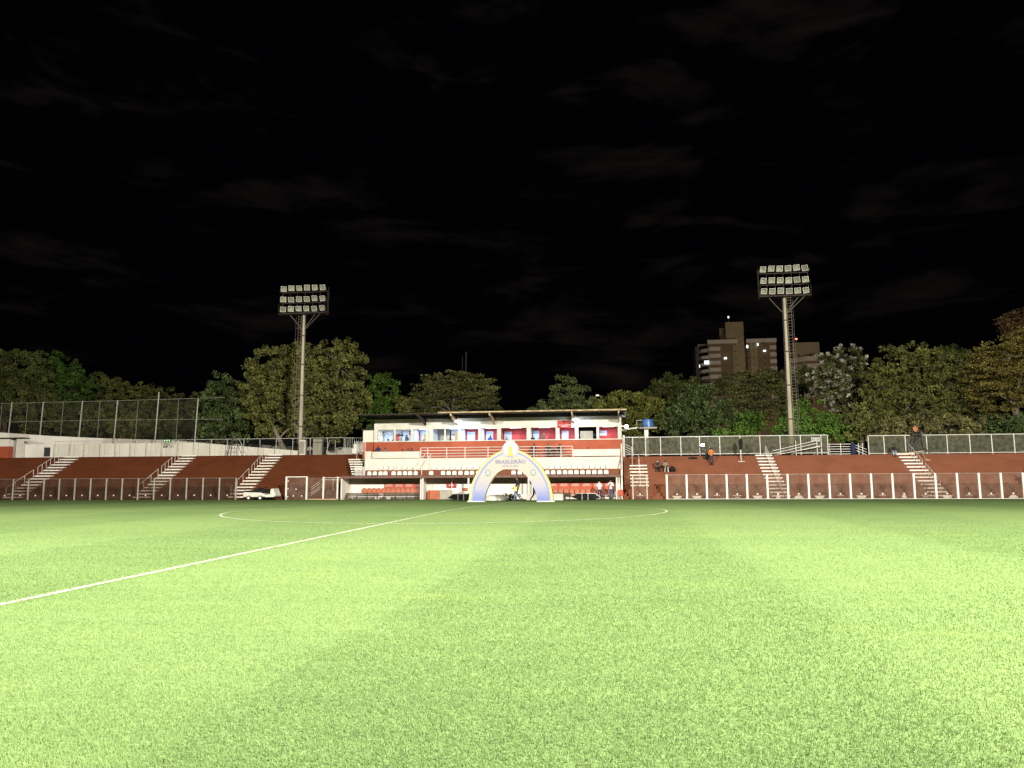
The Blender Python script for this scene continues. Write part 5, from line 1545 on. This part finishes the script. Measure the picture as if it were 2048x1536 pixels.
def body_mesh(pose):
    if pose in BODY: return BODY[pose]
    J = POSE[pose]
    names = list(J0.keys())
    idx = {n_: i for i, n_ in enumerate(names)}
    me = bpy.data.meshes.new('body'); me.from_pydata([J[n_] for n_ in names], [(idx[a], idx[b]) for a, b, _ in BON], [])
    o = bpy.data.objects.new('body', me); COL.objects.link(o)
    o.modifiers.new('skin', 'SKIN').use_smooth_shade = True
    for n_ in names:
        r_ = RAD.get(n_) or RAD[n_[:2]]
        sv = me.skin_vertices[0].data[idx[n_]]
        sv.radius = (r_, r_ * (.72 if n_ in ('chest', 'spine', 'pelvis') else 1.0))
        sv.use_root = n_ == 'pelvis'
    ss = o.modifiers.new('sub', 'SUBSURF'); ss.levels = 1; ss.render_levels = 1
    dp = bpy.context.evaluated_depsgraph_get(); dp.update()
    m2 = bpy.data.meshes.new_from_object(o.evaluated_get(dp))
    bpy.data.objects.remove(o)
    # regions by nearest bone
    reg = []
    A = np.array([J[a] for a, _, _ in BON]); B = np.array([J[b] for _, b, _ in BON])
    for pl in m2.polygons:
        c = np.array(pl.center)
        t_ = np.clip(((c - A) * (B - A)).sum(1) / ((B - A) ** 2).sum(1), 0, 1)
        dist = np.linalg.norm(c - (A + (B - A) * t_[:, None]), axis=1)
        reg.append(BON[int(dist.argmin())][2])
    vs = [tuple(v.co) for v in m2.vertices]; fs = [list(pl.vertices) for pl in m2.polygons]
    mb = MB(); mb.v = vs; mb.f = fs; mb.mi = reg
    h_ = Vector(J['head']); tp = Vector(J['top']); upv = (tp - Vector(J['neck'])).normalized(); fwv = Vector((0, -1, 0)); fwv = (fwv - upv * fwv.dot(upv)).normalized()
    mb.cur = 0
    mb.bar(h_ + fwv * .085 + upv * .01, h_ + fwv * .118 - upv * .015, .028, .03)
    for s_ in (-1, 1):
        mb.bar(h_ + Vector((s_ * .085, 0, 0)) - upv * .02, h_ + Vector((s_ * .10, .01, 0)) + upv * .03, .02, .03)
    mb.cur = 4
    for s_ in (-1, 1): mb.bar(h_ + Vector((s_ * .033, 0, 0)) + fwv * .086 + upv * .028, h_ + Vector((s_ * .033, 0, 0)) + fwv * .093 + upv * .028, .022, .014)
    mb.bar(h_ + fwv * .084 - upv * .048 - Vector((.02, 0, 0)), h_ + fwv * .084 - upv * .048 + Vector((.02, 0, 0)), .012, .010)
    mb.cur = 0
    for s_ in 'LR':
        w_, a_ = Vector(J['wr' + s_]), Vector(J['ha' + s_]); d_ = (a_ - w_).normalized()
        sd = d_.cross(Vector((1, 0, 0)) if abs(d_.x) < .8 else Vector((0, 0, 1))).normalized()
        for k, ln_ in enumerate((.062, .072, .068, .054)):
            b_ = a_ + sd * (-.027 + .018 * k)
            kn = b_ + d_ * ln_ * .55; en = kn + (d_ + Vector((0, -.35, 0))).normalized() * ln_ * .55
            mb.bar(b_, kn, .015); mb.bar(kn, en, .013)
        th_ = w_ + d_ * .03 + sd * -.03
        mb.bar(th_, th_ + (d_ - sd * .9).normalized() * .06, .017)
    me2 = bpy.data.meshes.new('person'); me2.from_pydata(mb.v, [], mb.f)
    me2.polygons.foreach_set('material_index', mb.mi); me2.polygons.foreach_set('use_smooth', [True] * len(me2.polygons)); me2.update()
    BODY[pose] = me2
    return me2


def person(x, y, z, face, pose, shirt, legs, label, skin=0, hair=True, mask=False, s=1.0, vest=None):
    """face: heading in degrees, 0 towards the camera side (-Y), 90 towards +X"""
    me = body_mesh(pose).copy()
    me.materials.clear()
    for mm in (SKIN[skin], CL[shirt], CL[legs], SHOE, EYE): me.materials.append(mm)
    me.polygons.foreach_set('material_index', [p_.material_index for p_ in BODY[pose].polygons])
    o = bpy.data.objects.new('person', me); COL.objects.link(o)
    o.location = (x, y, z); o.rotation_euler = (0, 0, R(face)); o.scale = (s, s, s)
    put(o, label, 'person')
    J = POSE[pose]; h_, tp, nk = Vector(J['head']), Vector(J['top']), Vector(J['neck'])
    upv = (tp - nk).normalized()
    if hair:
        hb = MB(); n_ = 10
        rings = [(.108, -.03), (.112, .02), (.102, .07), (.07, .112), (.02, .128)]
        vs, fs = [], []
        for r_, dz in rings:
            for k in range(n_):
                a = 2 * math.pi * k / n_
                front = max(0, -math.sin(a))
                vs.append(h_ + Vector((r_ * math.cos(a) * .92, r_ * math.sin(a) * (1 - .18 * front) + .018, 0)) + upv * (dz + (.075 * front if dz < .05 else 0)))
        for i in range(len(rings) - 1):
            for k in range(n_):
                fs.append((i * n_ + k, i * n_ + (k + 1) % n_, (i + 1) * n_ + (k + 1) % n_, (i + 1) * n_ + k))
        fs.append(tuple(range((len(rings) - 1) * n_, len(rings) * n_)))
        hb.add(vs, fs).build('hair', HAIR, o, smooth=True, local=True)
    if mask:
        mk = MB(); c = h_ - upv * .028
        mk.add([c + Vector((-.08, -.06, .03)), c + Vector((0, -.122, .035)), c + Vector((.08, -.06, .03)), c + Vector((-.07, -.05, -.05)), c + Vector((0, -.105, -.06)), c + Vector((.07, -.05, -.05))], [(0, 1, 4, 3), (1, 2, 5, 4)])
        mk.build('face_mask', CL['white'], o, local=True)
    if vest:
        vb = MB(); vb.prism([(-.26, .72), (-.12, .72), (-.12, 1.02), (-.26, 1.02)], 'X', .2, .34); vb.build('vest', CL[vest], o, local=True)
    return o


def fz(i): return RR * (i + 1)


# in front of the right dugout
person(-1.70, 66.75, .045, 4, 'stand', 'white', 'dark_denim', 'left of two men in white shirts before the right dugout', 0, mask=True, s=.94)
person(-.72, 66.55, .045, 8, 'phone', 'white', 'denim', 'right of two men in white shirts, hand raised to his face', 0, s=.99)
# at the arch
person(-7.22, 54.6, gz(54.6) + .01, -70, 'walk', 'black', 'denim', 'person in black jacket and jeans walking through the arch', 1, s=1.03, vest='yellow')
person(-5.98, 54.5, gz(54.5) + .01, 75, 'walk', 'white', 'dark_denim', 'person in white and dark jeans half hidden by the right arch leg', 0, s=.98)
# right terrace
person(8.46, 72.75, fz(9) + .005, 178, 'work', 'orange', 'dark_denim', 'man in an orange shirt seen from behind on the right terrace', 0, s=.95)
person(3.50, 71.75, fz(7) - .03, 14, 'sit', 'charcoal', 'black', 'seated person in dark clothes with a white mask on the right terrace', 0, mask=True, s=.88)
person(4.26, 71.75, fz(7) - .03, -10, 'lean', 'khaki', 'black', 'person in a khaki top bending forward on a white stool', 1, s=.88)
person(24.86, 74.28, fz(11) + .1, 2, 'lean', 'black', 'pale_blue', 'person in pale jeans sitting below the right fence', 1, s=.86)
person(27.15, 74.95, 5.42, 20, 'sit', 'salmon', 'black', 'person in a salmon shirt sitting on top of the scaffold', 0, s=.95)
person(33.1, 68.6, fz(2) + .005, 10, 'stand', 'navy', 'black', 'person in dark blue standing at the right edge behind the barrier', 1, s=.92)
stl = thing('stool', (4.3, 71.5, fz(7)), 'small white stool under the bending person on the right terrace', 'stool')
for sx_ in (-.15, .15):
    for sy_ in (-.15, .15): MB().bar((4.3 + sx_ * 1.1, 71.62 + sy_ * 1.1, fz(7)), (4.3 + sx_ * .8, 71.62 + sy_ * .8, fz(7) + .4), .06).build('leg', M_['white'], stl)
box(4.1, 4.5, 71.45, 71.8, fz(7) + .38, fz(7) + .42).build('seat', M_['white'], stl, bevel=.01)
stl2 = thing('stool', (3.5, 71.7, fz(7)), 'dark stool under the masked seated person', 'stool')
for sx_ in (-.15, .15):
    for sy_ in (-.12, .15): MB().bar((3.5 + sx_, 71.75 + sy_, fz(7)), (3.5 + sx_ * .8, 71.75 + sy_ * .8, fz(7) + .37), .05).build('leg', M_['black'], stl2)
box(3.3, 3.7, 71.58, 71.95, fz(7) + .35, fz(7) + .39).build('seat', M_['black'], stl2, bevel=.01)
bg_ = MB(); bg_.lathe(4.85, 71.6, [(.12, fz(7)), (.26, fz(7) + .1), (.28, fz(7) + .28), (.18, fz(7) + .46), (.06, fz(7) + .52)], 12)
put(bg_.build('black_bag', M_['black'], smooth=True), 'round black bag beside the bending person', 'bag')
bb = MB(); bb.lathe(21.75, 75.45, [(.14, 3.93), (.22, 4.1), (.20, 4.5), (.23, 4.8), (.12, 5.05)], 10)
put(bb.build('blue_bundle', CL['navy'], smooth=True), 'dark blue bundle hanging at the end of the gap railing', 'bundle')
# gallery behind the railing
G = 3.5
for x, y, pose, sh, lg, lab, zz in (
    (-22.95, 71.5, 'lean', 'navy', 'navy', 'person in navy sitting at the left end of the gallery', .42),
    (-22.35, 71.7, 'lean', 'grey', 'navy', 'person in grey sitting second from the left end of the gallery', .2),
    (-20.55, 71.5, 'sit', 'black', 'black', 'dark-haired person low behind the left parapet', .02),
    (-20.0, 71.6, 'sit', 'grey', 'black', 'person in grey low behind the left parapet', .05),
    (-19.6, 71.4, 'sit', 'navy', 'black', 'person in navy low behind the left parapet near the railing', .1),
    (-7.85, 71.5, 'work', 'black', 'black', 'leftmost dark-clad officer standing behind the gallery railing', .0),
    (-6.50, 71.7, 'stand', 'charcoal', 'black', 'middle dark-clad officer standing behind the gallery railing', .0),
    (-5.95, 71.3, 'lean', 'black', 'black', 'dark-clad officer crouching between two standing ones', .0),
    (-5.42, 71.6, 'stand', 'black', 'charcoal', 'rightmost dark-clad officer standing behind the gallery railing', -.05),
    (-2.85, 71.6, 'sit', 'black', 'black', 'person whose head just shows above the right parapet', -.02)):
    person(x, y, G + zz, random.uniform(-25, 25), pose, sh, lg, lab, random.choice((0, 1)), s=.96)
# press boxes
Bf = 4.5
for x, pose, sh, lab, zz, fc in (
    (-22.65, 'sit', 'black', 'seated person in the first booth from the left', .12, 0), (-22.1, 'sit', 'charcoal', 'second seated person in the first booth from the left', .18, 20),
    (-20.75, 'work', 'olive', 'cameraman in olive standing in the second booth from the left', .16, 150), (-20.12, 'stand', 'navy', 'person in navy at the right edge of the second booth', .12, -60),
    (-19.0, 'sit', 'black', 'person seated low in the third booth from the left', .05, 0), (-16.05, 'stand', 'white', 'person in white standing before the tan door', .15, 60),
    (-12.45, 'lean', 'blue', 'person in bright blue leaning forward in a booth', .38, 30), (-10.75, 'sit', 'black', 'dark seated person in the wide booth above the arch', .18, 0),
    (-8.2, 'sit', 'black', 'black-clad person at the left edge of the booth above the officers', .30, 10), (-7.15, 'work', 'grey', 'person in grey standing against the red booth wall', .25, -20)):
    person(x, 73.7, Bf + zz, fc, pose, sh, 'black', lab, random.choice((0, 1, 2)), s=.96)
tv = thing('video_camera', (-21.15, 73.3, 5.6), 'black video camera on a tripod in the second booth', 'camera')
box(-21.5, -21.0, 73.25, 73.45, 6.1, 6.28).build('camera_body', M_['black'], tv, bevel=.02)
MB().tube([(-21.25, 73.35, 5.58), (-21.25, 73.35, 6.1)], .03).build('tripod', M_['black'], tv)
MB().tube([(-21.65, 73.2, 6.2), (-21.5, 73.3, 6.2)], .07, 10).build('lens', M_['black'], tv)
